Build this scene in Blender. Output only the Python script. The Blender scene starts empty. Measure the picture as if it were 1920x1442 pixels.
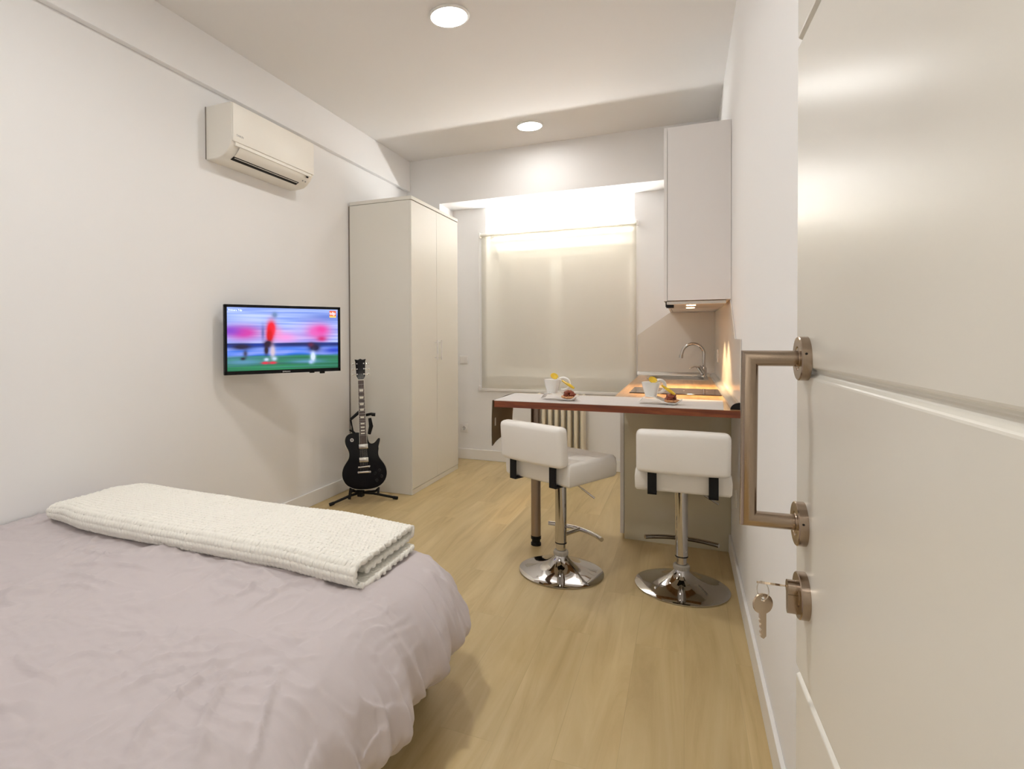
import bpy, bmesh, math, random
from mathutils import Vector, Matrix, noise
random.seed(7)
PI = math.pi
SC = bpy.context.scene
COL = SC.collection

# ------------------------------------------------------------------ materials
def nt(name):
    m = bpy.data.materials.new(name); m.use_nodes = True
    t = m.node_tree; b = t.nodes['Principled BSDF']
    return m, t, b

def mat(name, col, rough=.5, metal=0., coat=0., spec=.5, bump=0., bscale=200., trans=0., vary=0., vscale=4., sheen=0.):
    m, t, b = nt(name)
    b.inputs['Base Color'].default_value = (*col, 1)
    b.inputs['Roughness'].default_value = rough
    b.inputs['Metallic'].default_value = metal
    b.inputs['Coat Weight'].default_value = coat
    b.inputs['Coat Roughness'].default_value = .06
    b.inputs['Specular IOR Level'].default_value = spec
    b.inputs['Transmission Weight'].default_value = trans
    b.inputs['Sheen Weight'].default_value = sheen
    tc = t.nodes.new('ShaderNodeTexCoord')
    if bump:
        n = t.nodes.new('ShaderNodeTexNoise'); n.inputs['Scale'].default_value = bscale; n.inputs['Detail'].default_value = 4
        u = t.nodes.new('ShaderNodeBump'); u.inputs['Strength'].default_value = bump; u.inputs['Distance'].default_value = .002
        t.links.new(tc.outputs['Object'], n.inputs['Vector']); t.links.new(n.outputs['Fac'], u.inputs['Height'])
        t.links.new(u.outputs['Normal'], b.inputs['Normal'])
    if vary:
        n = t.nodes.new('ShaderNodeTexNoise'); n.inputs['Scale'].default_value = vscale; n.inputs['Detail'].default_value = 3
        r = t.nodes.new('ShaderNodeMapRange'); r.inputs['To Min'].default_value = 1 - vary; r.inputs['To Max'].default_value = 1 + vary
        mx = t.nodes.new('ShaderNodeVectorMath'); mx.operation = 'SCALE'; mx.inputs[0].default_value = col
        t.links.new(tc.outputs['Object'], n.inputs['Vector']); t.links.new(n.outputs['Fac'], r.inputs['Value'])
        t.links.new(r.outputs['Result'], mx.inputs['Scale']); t.links.new(mx.outputs['Vector'], b.inputs['Base Color'])
    return m

def emis(name, col, strength):
    m, t, b = nt(name)
    b.inputs['Base Color'].default_value = (*col, 1)
    b.inputs['Emission Color'].default_value = (*col, 1)
    b.inputs['Emission Strength'].default_value = strength
    return m

def wood(name, stops, scale, rough, coat=0., axis='Y', stretch=14., bump=.05, planks=None):
    """streaky wood: noise stretched along one axis feeding a colour ramp"""
    m, t, b = nt(name)
    N, Lk = t.nodes, t.links
    tc = N.new('ShaderNodeTexCoord'); mp = N.new('ShaderNodeMapping')
    s = [scale * stretch] * 3; s['XYZ'.index(axis)] = scale
    mp.inputs['Scale'].default_value = s
    Lk.new(tc.outputs['Object'], mp.inputs['Vector'])
    vec = mp.outputs['Vector']
    if planks:
        # every plank shifts the grain and gets its own tone
        br = N.new('ShaderNodeTexBrick')
        br.inputs['Scale'].default_value = 1; br.inputs['Mortar Size'].default_value = .0009
        br.inputs['Brick Width'].default_value = planks[0]; br.inputs['Row Height'].default_value = planks[1]
        br.inputs['Color1'].default_value = (0, 0, 0, 1); br.inputs['Color2'].default_value = (1, 1, 1, 1); br.inputs['Mortar'].default_value = (.5, .5, .5, 1)
        br.offset = .37
        rm = N.new('ShaderNodeMapping'); rm.inputs['Rotation'].default_value = (0, 0, PI / 2)
        Lk.new(tc.outputs['Object'], rm.inputs['Vector']); Lk.new(rm.outputs['Vector'], br.inputs['Vector'])
        ad = N.new('ShaderNodeVectorMath'); ad.operation = 'MULTIPLY_ADD'; ad.inputs[1].default_value = (9, 7, 5)
        Lk.new(br.outputs['Color'], ad.inputs[0]); Lk.new(vec, ad.inputs[2]); vec = ad.outputs['Vector']
    n = N.new('ShaderNodeTexNoise'); n.inputs['Scale'].default_value = 1; n.inputs['Detail'].default_value = 8; n.inputs['Roughness'].default_value = .62
    n.inputs['Distortion'].default_value = 1.2
    Lk.new(vec, n.inputs['Vector'])
    r = N.new('ShaderNodeValToRGB'); e = r.color_ramp.elements
    e[0].position, e[0].color = stops[0][0], (*stops[0][1], 1)
    e[1].position, e[1].color = stops[-1][0], (*stops[-1][1], 1)
    for p, c in stops[1:-1]:
        k = e.new(p); k.color = (*c, 1)
    Lk.new(n.outputs['Fac'], r.inputs['Fac'])
    out = r.outputs['Color']
    if planks:
        mr = N.new('ShaderNodeMapRange'); mr.inputs['To Min'].default_value = .965; mr.inputs['To Max'].default_value = 1.03
        Lk.new(br.outputs['Color'], mr.inputs['Value'])
        ds = N.new('ShaderNodeMapRange'); ds.inputs['To Min'].default_value = 1.; ds.inputs['To Max'].default_value = .86
        Lk.new(br.outputs['Fac'], ds.inputs['Value'])
        m2 = N.new('ShaderNodeMath'); m2.operation = 'MULTIPLY'; Lk.new(mr.outputs['Result'], m2.inputs[0]); Lk.new(ds.outputs['Result'], m2.inputs[1])
        # larger soft blotches like a printed oak decor
        bn = N.new('ShaderNodeTexNoise'); bn.inputs['Scale'].default_value = 1; bn.inputs['Detail'].default_value = 2
        bm_ = N.new('ShaderNodeMapping'); bm_.inputs['Scale'].default_value = (7, 1.6, 1)
        Lk.new(tc.outputs['Object'], bm_.inputs['Vector']); Lk.new(bm_.outputs['Vector'], bn.inputs['Vector'])
        bmr = N.new('ShaderNodeMapRange'); bmr.inputs['To Min'].default_value = .86; bmr.inputs['To Max'].default_value = 1.14
        Lk.new(bn.outputs['Fac'], bmr.inputs['Value'])
        m3 = N.new('ShaderNodeMath'); m3.operation = 'MULTIPLY'; Lk.new(m2.outputs[0], m3.inputs[0]); Lk.new(bmr.outputs['Result'], m3.inputs[1])
        sc_ = N.new('ShaderNodeVectorMath'); sc_.operation = 'SCALE'
        Lk.new(out, sc_.inputs[0]); Lk.new(m3.outputs[0], sc_.inputs['Scale']); out = sc_.outputs['Vector']
    Lk.new(out, b.inputs['Base Color'])
    b.inputs['Roughness'].default_value = rough; b.inputs['Coat Weight'].default_value = coat; b.inputs['Coat Roughness'].default_value = .15
    u = N.new('ShaderNodeBump'); u.inputs['Strength'].default_value = bump; u.inputs['Distance'].default_value = .002
    Lk.new(n.outputs['Fac'], u.inputs['Height']); Lk.new(u.outputs['Normal'], b.inputs['Normal'])
    return m

M = {}
M['wall'] = mat('wall_paint', (.865, .862, .862), .75, bump=.02, bscale=300)
M['ceil'] = mat('ceiling_paint', (.80, .785, .765), .85)
M['base'] = mat('baseboard_paint', (.86, .85, .83), .35)
M['floor'] = wood('oak_vinyl', [(.22, (.40, .285, .13)), (.47, (.535, .405, .20)), (.78, (.63, .50, .275))], .9, .42, planks=(1.22, .18), bump=.03, stretch=11)
M['door'] = mat('door_lacquer', (.70, .68, .62), .27, coat=0, spec=.6)
M['steel'] = mat('brushed_steel', (.35, .275, .21), .22, metal=1., bump=.04, bscale=500)
M['chrome'] = mat('chrome', (.54, .52, .50), .05, metal=1.)
M['satin'] = mat('satin_steel', (.55, .52, .48), .3, metal=1.)
M['leg_metal'] = mat('shaded_chrome', (.36, .29, .24), .35, metal=1.)  # chrome of the bar leg, its shade put into the brown tone
M['leather'] = mat('white_leatherette', (.86, .835, .79), .38, coat=.1, bump=.12, bscale=60)
M['blackp'] = mat('black_plastic', (.006, .006, .007), .5, spec=.25)
M['blackg'] = mat('black_lacquer', (.002, .002, .003), .12, coat=0., spec=.25)
M['ac'] = mat('cream_plastic', (.86, .83, .76), .35)
M['dark'] = mat('dark_gap', (.01, .009, .008), .8)
M['ward'] = mat('wardrobe_melamine', (.77, .75, .69), .38, bump=.015, bscale=400)
M['seam'] = mat('shadow_gap_grey', (.25, .22, .19), .7)
M['gloss'] = mat('cream_gloss_front', (.62, .575, .43), .12, coat=.5)
M['cabw'] = mat('cabinet_white_matt', (.79, .765, .75), .4)
M['splash'] = mat('backsplash_gloss', (.72, .68, .62), .2, coat=.15)
M['white'] = mat('white_plastic', (.82, .80, .78), .35)
M['ceramic'] = mat('white_ceramic', (.88, .87, .84), .12, coat=.5)
M['yellow'] = mat('yellow_acrylic', (.93, .66, .05), .15, trans=.35)
M['glass'] = mat('black_ceramic_glass', (.035, .022, .02), .1, coat=.3)
M['woodtop'] = wood('oak_worktop', [(.3, (.30, .14, .05)), (.5, (.46, .26, .11)), (.75, (.62, .39, .19))], 1.5, .3, coat=.3, stretch=14, planks=(.6, .06))
M['woodedge'] = wood('worktop_edge', [(.3, (.09, .016, .006)), (.5, (.20, .045, .012)), (.72, (.33, .10, .025))], 3., .4, coat=.0, axis='X', stretch=14)
M['duvet'] = mat('lilac_cotton', (.575, .52, .53), .80, bump=.5, bscale=22, sheen=.1)
M['fleece'] = mat('cream_fleece', (.93, .915, .84), .95, bump=.5, bscale=420, sheen=.4)
M['mattress'] = mat('mattress_ticking', (.7, .68, .65), .9)
M['runner'] = mat('grey_linen', (.66, .63, .61), .9, bump=.5, bscale=420, vary=.05, vscale=30)
M['burlap'] = mat('brown_burlap', (.20, .14, .07), .95, bump=.6, bscale=420)
M['radiator'] = mat('radiator_enamel', (.84, .77, .62), .4)
M['nut'] = mat('caramel_nuts', (.26, .05, .018), .3, coat=.4, vary=.5, vscale=60)
M['nut2'] = mat('pale_nuts', (.55, .27, .12), .4, vary=.3, vscale=60)
M['rosewood'] = wood('rosewood', [(.3, (.018, .006, .004)), (.6, (.05, .016, .010)), (.8, (.09, .03, .018))], 4, .4, axis='Z', stretch=6)
M['ivory'] = mat('ivory_binding', (.75, .72, .62), .3)
M['nickel'] = mat('nickel', (.75, .73, .68), .15, metal=1.)
M['brass'] = mat('key_nickel', (.56, .45, .33), .22, metal=1.)
M['alu'] = mat('aluminium_trim', (.62, .60, .56), .25, metal=.7)
M['frame'] = mat('window_pvc', (.85, .84, .82), .3)
M['logo'] = mat('grey_print', (.3, .3, .3), .5)
M['logow'] = mat('silver_print', (.75, .75, .75), .4)
M['tag'] = mat('cream_label', (.75, .70, .60), .8)
M['lampring'] = mat('lamp_ring_white', (.85, .85, .83), .4)
M['nightglass'] = mat('night_window_glass', (.22, .20, .20), .06)
M['hall'] = mat('hall_paint', (.78, .76, .73), .8)
LS = 1.0
M['lamp'] = emis('lamp_diffuser', (1, .985, .955), 84)
M['hallfill'] = emis('hall_fill_diffuser', (1, .985, .955), 110)
M['lampfar'] = emis('lamp_diffuser_far', (1, .985, .955), 40)
M['lampbedfill'] = emis('lamp_diffuser_bed_fill', (1, .985, .955), 145)
M['tube'] = emis('strip_lamp', (1, .99, .965), 135)
M['warm'] = emis('hood_halogen', (1, .68, .36), 14)

# blind: thin fabric that lets some light through
def fabric_mat():
    m, t, b = nt('blind_fabric')
    N, Lk = t.nodes, t.links
    b.inputs['Base Color'].default_value = (.86, .845, .79, 1); b.inputs['Roughness'].default_value = .85
    tr = N.new('ShaderNodeBsdfTranslucent'); tr.inputs['Color'].default_value = (.78, .74, .62, 1)
    tp = N.new('ShaderNodeBsdfTransparent'); tp.inputs['Color'].default_value = (.9, .88, .84, 1)
    a = N.new('ShaderNodeMixShader'); a.inputs[0].default_value = .02
    c = N.new('ShaderNodeMixShader'); c.inputs[0].default_value = .28
    Lk.new(b.outputs[0], a.inputs[1]); Lk.new(tr.outputs[0], a.inputs[2])
    Lk.new(a.outputs[0], c.inputs[1]); Lk.new(tp.outputs[0], c.inputs[2])
    Lk.new(c.outputs[0], N['Material Output'].inputs['Surface'])
    return m
M['blind'] = fabric_mat()

# ------------------------------------------------------------------ mesh helpers
def obj(name, bm, m, parent=None, smooth=None, label=None):
    me = bpy.data.meshes.new(name)
    bmesh.ops.recalc_face_normals(bm, faces=bm.faces)
    bm.to_mesh(me); bm.free()
    for k in (m if isinstance(m, (list, tuple)) else [m]): me.materials.append(M[k] if isinstance(k, str) else k)
    if smooth is not None:
        for p in me.polygons: p.use_smooth = True
        me.set_sharp_from_angle(angle=math.radians(smooth))
    o = bpy.data.objects.new(name, me); COL.objects.link(o)
    if parent is not None:
        o.parent = parent
        o.matrix_parent_inverse = Matrix.Identity(4)
    if label: o['label'] = label
    return o

def thing(name, label, cat, loc=(0, 0, 0), rz=0., group=None):
    o = bpy.data.objects.new(name, None); COL.objects.link(o)
    o.location = loc; o.rotation_euler = (0, 0, rz); o.empty_display_size = .05
    o['label'] = label; o['category'] = cat
    if group: o['group'] = group
    return o

def tag(o, label, cat, group=None):
    o['label'] = label; o['category'] = cat
    if group: o['group'] = group
    return o

def struct(name, bm, m, parent=None, smooth=None, label=None, cat=None):
    o = obj(name, bm, m, parent, smooth)
    if parent is None: o['kind'] = 'structure'
    if label: o['label'] = label
    return o

def B(): return bmesh.new()

def box(bm, x0, x1, y0, y1, z0, z1, bev=0., seg=2, mi=0, mtx=None):
    vs = [bm.verts.new(p) for p in ((x0, y0, z0), (x1, y0, z0), (x1, y1, z0), (x0, y1, z0), (x0, y0, z1), (x1, y0, z1), (x1, y1, z1), (x0, y1, z1))]
    fs = [bm.faces.new([vs[i] for i in f]) for f in ((0, 3, 2, 1), (4, 5, 6, 7), (0, 1, 5, 4), (1, 2, 6, 5), (2, 3, 7, 6), (3, 0, 4, 7))]
    for f in fs: f.material_index = mi
    if bev:
        es = list({e for f in fs for e in f.edges})
        r = bmesh.ops.bevel(bm, geom=es, offset=bev, segments=seg, affect='EDGES', profile=.5)
        vs = list({v for f in r['faces'] for v in f.verts} | {v for v in vs if v.is_valid})
        for f in r['faces']: f.material_index = mi
    if mtx is not None:
        for v in vs: v.co = mtx @ v.co
    return vs

def frame_for(d):
    d = d.normalized(); up = Vector((0, 0, 1)) if abs(d.z) < .95 else Vector((1, 0, 0))
    a = d.cross(up).normalized(); b = a.cross(d).normalized()
    return a, b

def tube(bm, pts, r, seg=12, caps=True, mi=0, closed=False):
    pts = [Vector(p) for p in pts]; n = len(pts)
    rs = r if isinstance(r, (list, tuple)) else [r] * n
    rings = []; a = None
    for i, p in enumerate(pts):
        if closed: d = (pts[(i + 1) % n] - pts[i - 1])
        elif i == 0: d = pts[1] - pts[0]
        elif i == n - 1: d = pts[-1] - pts[-2]
        else: d = (pts[i + 1] - p).normalized() + (p - pts[i - 1]).normalized()
        d.normalize()
        if a is None: a, b = frame_for(d)
        else:
            a = (a - d * a.dot(d)).normalized()
            b = a.cross(d)
        k = 1.
        if 0 < i < n - 1 and not closed:
            c = (pts[i + 1] - p).normalized().dot(d); k = 1 / max(c, .5)
            # mitre: widen in the bend plane
        bend = None
        if k > 1.001:
            bend = ((pts[i + 1] - p).normalized() - (p - pts[i - 1]).normalized()).normalized()
        ring = []
        for s in range(seg):
            t = 2 * PI * s / seg
            off = a * math.cos(t) * rs[i] + b * math.sin(t) * rs[i]
            if bend is not None: off += bend * off.dot(bend) * (k - 1)
            ring.append(bm.verts.new(p + off))
        rings.append(ring)
    m = n if closed else n - 1
    for i in range(m):
        A, C = rings[i], rings[(i + 1) % n]
        for s in range(seg):
            f = bm.faces.new((A[s], A[(s + 1) % seg], C[(s + 1) % seg], C[s])); f.material_index = mi
    if caps and not closed:
        for q in (rings[0][::-1], rings[-1]):
            f = bm.faces.new(q); f.material_index = mi

def cyl(bm, p0, p1, r, seg=24, mi=0): tube(bm, [p0, p1], r, seg, True, mi)

def lathe(bm, prof, seg=48, org=(0, 0, 0), mi=0, axis='Z'):
    rings = []
    for (r, z) in prof:
        ring = []
        if r < 1e-6:
            ring = [bm.verts.new((0, 0, z))]
        else:
            for s in range(seg):
                t = 2 * PI * s / seg; ring.append(bm.verts.new((r * math.cos(t), r * math.sin(t), z)))
        rings.append(ring)
    for A, C in zip(rings, rings[1:]):
        for s in range(seg):
            q = (s + 1) % seg
            if len(A) == 1 and len(C) == 1: continue
            if len(A) == 1: f = bm.faces.new((A[0], C[q], C[s]))
            elif len(C) == 1: f = bm.faces.new((A[s], A[q], C[0]))
            else: f = bm.faces.new((A[s], A[q], C[q], C[s]))
            f.material_index = mi
    for R_ in rings:
        for v in R_:
            x, y, z = v.co
            if axis == 'Y': v.co = (x, z, y)
            if axis == 'X': v.co = (z, x, y)
            v.co += Vector(org)

def prism(bm, pts, d, mi=0):
    """closed polygon (3D points, planar) pushed along vector d"""
    d = Vector(d); A = [bm.verts.new(Vector(p)) for p in pts]; C = [bm.verts.new(Vector(p) + d) for p in pts]
    fs = [bm.faces.new(A[::-1]), bm.faces.new(C)]
    n = len(pts)
    for i in range(n): fs.append(bm.faces.new((A[i], A[(i + 1) % n], C[(i + 1) % n], C[i])))
    for f in fs: f.material_index = mi
    return A + C

def gridface(bm, f, nu, nv, mi=0, closeu=False):
    V = [[bm.verts.new(f(i / nu, j / nv)) for j in range(nv + 1)] for i in range(nu + (0 if closeu else 1))]
    n = len(V)
    for i in range(nu):
        for j in range(nv):
            q = bm.faces.new((V[i][j], V[(i + 1) % n][j], V[(i + 1) % n][j + 1], V[i][j + 1])); q.material_index = mi
    return V

def text_mesh(name, body, size, m, mtx, parent, ext=.0002, spacing=1., label=None):
    cu = bpy.data.curves.new(name, 'FONT'); cu.body = body; cu.size = size; cu.extrude = ext; cu.align_x = 'LEFT'
    cu.space_character = spacing
    tmp = bpy.data.objects.new(name, cu); COL.objects.link(tmp)
    dg = bpy.context.evaluated_depsgraph_get()
    me = bpy.data.meshes.new_from_object(tmp.evaluated_get(dg))
    bpy.data.objects.remove(tmp); bpy.data.curves.remove(cu)
    me.transform(mtx); me.materials.clear(); me.materials.append(M[m])
    o = bpy.data.objects.new(name, me); COL.objects.link(o); o.parent = parent
    return o

def nz(x, y, z=0.): return noise.noise(Vector((x, y, z)))
def sstep(a, b, x):
    t = max(0., min(1., (x - a) / (b - a))); return t * t * (3 - 2 * t)

# ------------------------------------------------------------------ room
XL, XR, YB, YE, ZC = -2.545, .248, 5.5, -.12, 3.0
NX0 = -2.19       # left side of the window niche
SY, SZ = 5.15, 2.553
YH = -1.9         # far end of the hallway behind the camera

bm = B(); box(bm, XL - .15, XR + .15, YH, 6.2, -.12, 0); struct('floor', bm, 'floor')
bm = B(); box(bm, XL - .15, XR + .15, YH, 6.2, ZC, ZC + .12); struct('ceiling', bm, 'ceil')
bm = B(); box(bm, XL - .15, XL, YE, 6.2, 0, ZC); struct('wall_left', bm, 'wall')
bm = B(); box(bm, XR, XR + .15, YE, 6.2, 0, ZC); struct('wall_right', bm, 'wall')
# back wall: niche wall with the window opening, plus the pier the wardrobe stands against
WX0, WX1, WZ0, WZ1, WY = -1.831, -.416, .86, SZ, 5.78
bm = B()
box(bm, XL, WX0, YB, WY + .1, 0, SZ); box(bm, WX1, XR, YB, WY + .1, 0, SZ)
box(bm, WX0, WX1, YB, WY + .1, 0, WZ0)
box(bm, XL, NX0, SY, YB, 0, SZ)
box(bm, XL, XR, WY + .1, WY + .2, 0, ZC)
struct('wall_back', bm, 'wall')
bm = B(); box(bm, XL, XR, SY, WY + .1, SZ, ZC, ); struct('trim_2', bm, 'wall', label='soffit over the window niche')
bm = B(); box(bm, XL, XL + .038, YE, SY, 2.703, ZC, .003); struct('trim_1', bm, 'wall', label='shallow bulkhead along the left wall')
# entry wall with the doorway the camera looks through
DX0, DX1, DH = -.66, .16, 2.1
bm = B()
box(bm, XL, DX0, YE - .12, YE, 0, ZC); box(bm, DX1, XR, YE - .12, YE, 0, ZC); box(bm, DX0, DX1, YE - .12, YE, DH, ZC)
struct('wall_entry', bm, 'wall')
bm = B()
box(bm, -1.6, -1.5, YH, YE - .12, 0, ZC); box(bm, XR, XR + .15, YH, YE - .12, 0, ZC); box(bm, -1.6, XR + .15, YH - .1, YH, 0, ZC)
struct('wall_hall', bm, 'hall')
# baseboards
def bboard(name, pts):
    bm = B()
    for (x0, x1, y0, y1) in pts: box(bm, x0, x1, y0, y1, 0, .105, .003)
    struct(name, bm, 'base')
bboard('baseboard_left', [(XL, XL + .014, YE, SY)])
bboard('baseboard_right', [(XR - .013, XR, YE, 3.69)])
bboard('baseboard_back', [(NX0, -.372, YB - .014, YB), (NX0, NX0 + .014, SY, YB - .014), (XL + .014, NX0, SY - .014, SY)])

# window deep in the recess
bm = B()
fw = .07
zt = 2.12
box(bm, WX0, WX1, WY - .06, WY, WZ0, WZ0 + fw, .004); box(bm, WX0, WX1, WY - .06, WY, zt - fw, zt, .004)
box(bm, WX0, WX0 + fw, WY - .06, WY, WZ0, zt, .004); box(bm, WX1 - fw, WX1, WY - .06, WY, WZ0, zt, .004)
xm = -1.172
box(bm, xm - .055, xm + .055, WY - .075, WY, WZ0, zt, .004)
win = struct('window_1', bm, 'frame')
bm = B(); box(bm, WX0 + fw - .01, xm - .045, WY - .03, WY - .022, WZ0 + fw - .01, zt - fw + .01); obj('pane', bm, 'nightglass', win)
bm = B(); box(bm, xm + .045, WX1 - fw + .01, WY - .03, WY - .022, WZ0 + fw - .01, zt - fw + .01); obj('pane', bm, 'nightglass', win)
bm = B(); box(bm, WX0, WX1, WY - .12, WY, zt, SZ, .004); obj('shutter_box', bm, 'frame', win)
bm = B(); box(bm, xm - .07, xm - .05, WY - .10, WY - .075, 1.42, 1.55, .004); obj('handle', bm, 'frame', win)

# strip lamp on two brackets in the recess, hidden behind the head of the blind
lt = thing('strip_lamp', 'white strip lamp in the window recess behind the top of the blind', 'lamp', (-1.12, 5.62, 2.255))
bm = B(); cyl(bm, (-.66, 0, 0), (.66, 0, 0), .013, 16); obj('tube', bm, 'tube', lt, 40)
bm = B(); box(bm, -.69, .69, .014, .038, -.026, .018, .003); obj('housing', bm, 'white', lt)
for x in (-.6, .57):
    bm = B(); box(bm, x, x + .03, .038, WY - 5.62 - .121, -.012, .012); obj('bracket', bm, 'white', lt)

# ------------------------------------------------------------------ ceiling lamps
def ceiling_lamp(x, y, label, m='lamp'):
    t = thing('ceiling_lamp', label, 'ceiling lamp', (x, y, ZC), group='round ceiling lamps')
    bm = B(); lathe(bm, [(.098, 0), (.110, 0), (.112, -.006), (.104, -.012), (.098, -.012), (.098, 0)], 64); obj('ring', bm, 'lampring', t, 40)
    bm = B(); lathe(bm, [(0, -.008), (.098, -.008), (.098, -.004), (0, -.004)], 48); obj('diffuser', bm, m, t, 40)
    return t
ceiling_lamp(-1.172, 2.90, 'round white glowing ceiling lamp, the nearer of two, at the top edge of the photo')
ceiling_lamp(-1.172, 4.67, 'round white glowing ceiling lamp, the farther of two, above the window', 'lampfar')
ceiling_lamp(-1.172, 1.13, 'unseen round ceiling lamp assumed above the bed, added to brighten it, outside the top of the photo', 'lampbedfill')  # unseen third lamp, assumed from the spacing, strengthened to brighten the bed
hl = thing('hall_fill_lamp', 'added round fill lamp on the unseen ceiling of the hallway behind the open door', 'ceiling lamp', (-.6, -1.0, ZC))  # unseen lamp, added as frontal fill for the door and stool backs
bm = B(); lathe(bm, [(.13, 0), (.142, 0), (.142, -.012), (.13, -.012), (.13, 0)], 48); obj('ring', bm, 'lampring', hl, 40)
bm = B(); lathe(bm, [(0, -.008), (.13, -.008), (.13, -.004), (0, -.004)], 48); obj('diffuser', bm, 'hallfill', hl, 40)

# ------------------------------------------------------------------ open door with grooves
E0 = Vector((.1225, .7943, 0)); dd = Vector((-.03847, 1.07567, 0)).normalized()
# local frame: +x along the leaf away from the hinge, +y into the room side facing the camera path, z up
ang = math.atan2(dd.y, dd.x)
door = thing('door_1', 'white lacquered entry door standing open on the right, horizontal grooves, long pull handle', 'door', E0, ang)
door['kind'] = 'structure'; del door['category']
# local +x = dd (free edge at x=0, hinge at x=-.85); local +y = left of dd = towards the room (-X world)
bm = B()
gz = [.485, .853, 1.21, 1.594, 1.95]; gw = .0058
prof = [(0.0, .012)]
zs = [.012]
pts = [(0., .012)]
for g in gz:
    pts += [(0., g - gw), (-.006, g - gw * .3), (-.006, g + gw * .3), (0., g + gw)]
pts += [(0., 2.08), (-.040, 2.08), (-.040, .012)]
# leaf with V-like grooves, front face at y=0, thickness backwards
prism(bm, [(-.85, y, z) for y, z in pts], (.85, 0, 0))
o = obj('leaf', bm, 'door', door)
bv = o.modifiers.new('bev', 'BEVEL'); bv.width = .0018; bv.segments = 2; bv.angle_limit = math.radians(50)
bm = B(); box(bm, 0, .013, -.040, -.018, .012, 2.08, .002); obj('rebate_lip', bm, 'door', door)

def dloc(p): return p
def rosette(bm, s, z, r=.0245, th=.0095):
    lathe(bm, [(0, 0), (r, 0), (r, th - .001), (r - .001, th), (.0135, th), (.0130, th - .0012), (.0118, th - .0012), (.0112, th), (0, th)], 56, (s, 0, z), axis='Y')
sA, sB = -.057 + .006, -.044 + .004
for s_, z_ in ((sA, 1.2245), (sB, 1.0375)):
    bm = B(); rosette(bm, s_, z_); obj('rosette', bm, 'steel', door, 35)
bm = B()
tube(bm, [(sA, .009, 1.2245), (sA, .056, 1.2245), (sA + (sB - sA), .056, 1.0385), (sB, .009, 1.0385)], .0088, 32)
obj('pull_handle', bm, 'steel', door, 50)
for s, z in ((sA, 1.2245), (sB, 1.0375)):
    bm = B(); lathe(bm, [(0, 0), (.0012, 0), (.0012, .0004), (0, .0004)], 12, (s - .0247, .0055, z + .006), axis='X')
    obj('grub_screw', bm, 'dark', door)
sL, zL = -.050, .9600
bm = B(); rosette(bm, sL, zL, .0255, .009); obj('lock_rosette', bm, 'steel', door, 35)
# euro cylinder plug: round head over a narrow keel
bm = B(); pr = []
for k in range(25):
    t = -PI * .28 + (PI * 1.56) * k / 24; pr.append((math.cos(t) * .0086, math.sin(t) * .0086 + .0075))
pr += [(-.005, -.016)]; pr2 = [(p[0], p[1]) for p in pr]
for k in range(9):
    t = PI + PI * k / 8; pr2.append((.005 * math.cos(t), -.0165 + .005 * math.sin(t)))
prism(bm, [(sL + x, .006, zL + z) for x, z in pr2], (0, .0125, 0)); obj('lock_cylinder', bm, 'steel', door, 40)

# keys: one in the lock, one hanging on the ring
KR = thing('key_ring', 'small metal ring with two keys, one of them stuck in the door lock', 'keys', E0, ang)
def key(bm, seg=28):
    """key lying in the XZ plane, bow centre at the origin, blade towards -z, hole above"""
    r = .0118; hole = (0, .0058, .0028)
    out = [(r * math.sin(2 * PI * k / seg), r * math.cos(2 * PI * k / seg)) for k in range(seg)]
    # plate as ring between outline and hole so the hole is open
    O1 = []; H1 = []; O2 = []; H2 = []
    th = .0011
    for k in range(seg):
        t = 2 * PI * k / seg
        x, z = r * math.sin(t), r * math.cos(t)
        if z < -r * .75: z = -r * .75 - .004 * (1 - abs(x) / (r * .67)); 
        hx, hz = hole[2] * math.sin(t), hole[1] + hole[2] * math.cos(t)
        for L_, y, (a, b) in ((O1, -th, (x, z)), (H1, -th, (hx, hz)), (O2, th, (x, z)), (H2, th, (hx, hz))): L_.append(bm.verts.new((a, y, b)))
    for k in range(seg):
        q = (k + 1) % seg
        for f in ((O1[k], O1[q], H1[q], H1[k]), (O2[k], H2[k], H2[q], O2[q]), (O1[k], O2[k], O2[q], O1[q]), (H1[k], H1[q], H2[q], H2[k])): bm.faces.new(f)
    bl = [(-.0042, -.010), (-.0042, -.0155), (-.0030, -.017), (-.0042, -.0185), (-.0042, -.0205), (-.0022, -.0225), (-.0036, -.0245), (-.0036, -.0265), (-.0016, -.0285),
          (-.0034, -.031), (-.0034, -.033), (-.0020, -.0345), (-.0030, -.0365), (-.0010, -.039), (.0008, -.0398), (.0038, -.037), (.0038, -.010)]
    prism(bm, [(x, -th * .9, z) for x, z in bl], (0, th * 1.8, 0))
# in-lock key: blade along local y (into the door), bow plane horizontal
bm = B(); key(bm)
o1 = obj('key', bm, 'brass', KR)
ky = .0365
o1.matrix_local = Matrix.Translation((sL, ky, zL + .0085)) @ Matrix.Rotation(math.radians(22), 4, 'Y') @ Matrix(((1, 0, 0, 0), (0, 0, 1, 0), (0, 1, 0, 0), (0, 0, 0, 1)))
ry = ky + .0058
bm = B(); rr = .0105
ringpts = [(sL + rr * .35 * math.sin(2 * PI * k / 36), ry + rr * .5 * math.sin(2 * PI * k / 36), zL + .0085 - .0085 + rr * math.cos(2 * PI * k / 36)) for k in range(36)]
tube(bm, ringpts, .0006, 8, closed=True); obj('ring', bm, 'nickel', KR, 60)
bm = B(); key(bm)
o2 = obj('key', bm, 'brass', KR)
o2.matrix_local = Matrix.Translation((sL, ry, zL - .0085 - .0070)) @ Matrix.Rotation(math.radians(-62), 4, 'Z')

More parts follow.
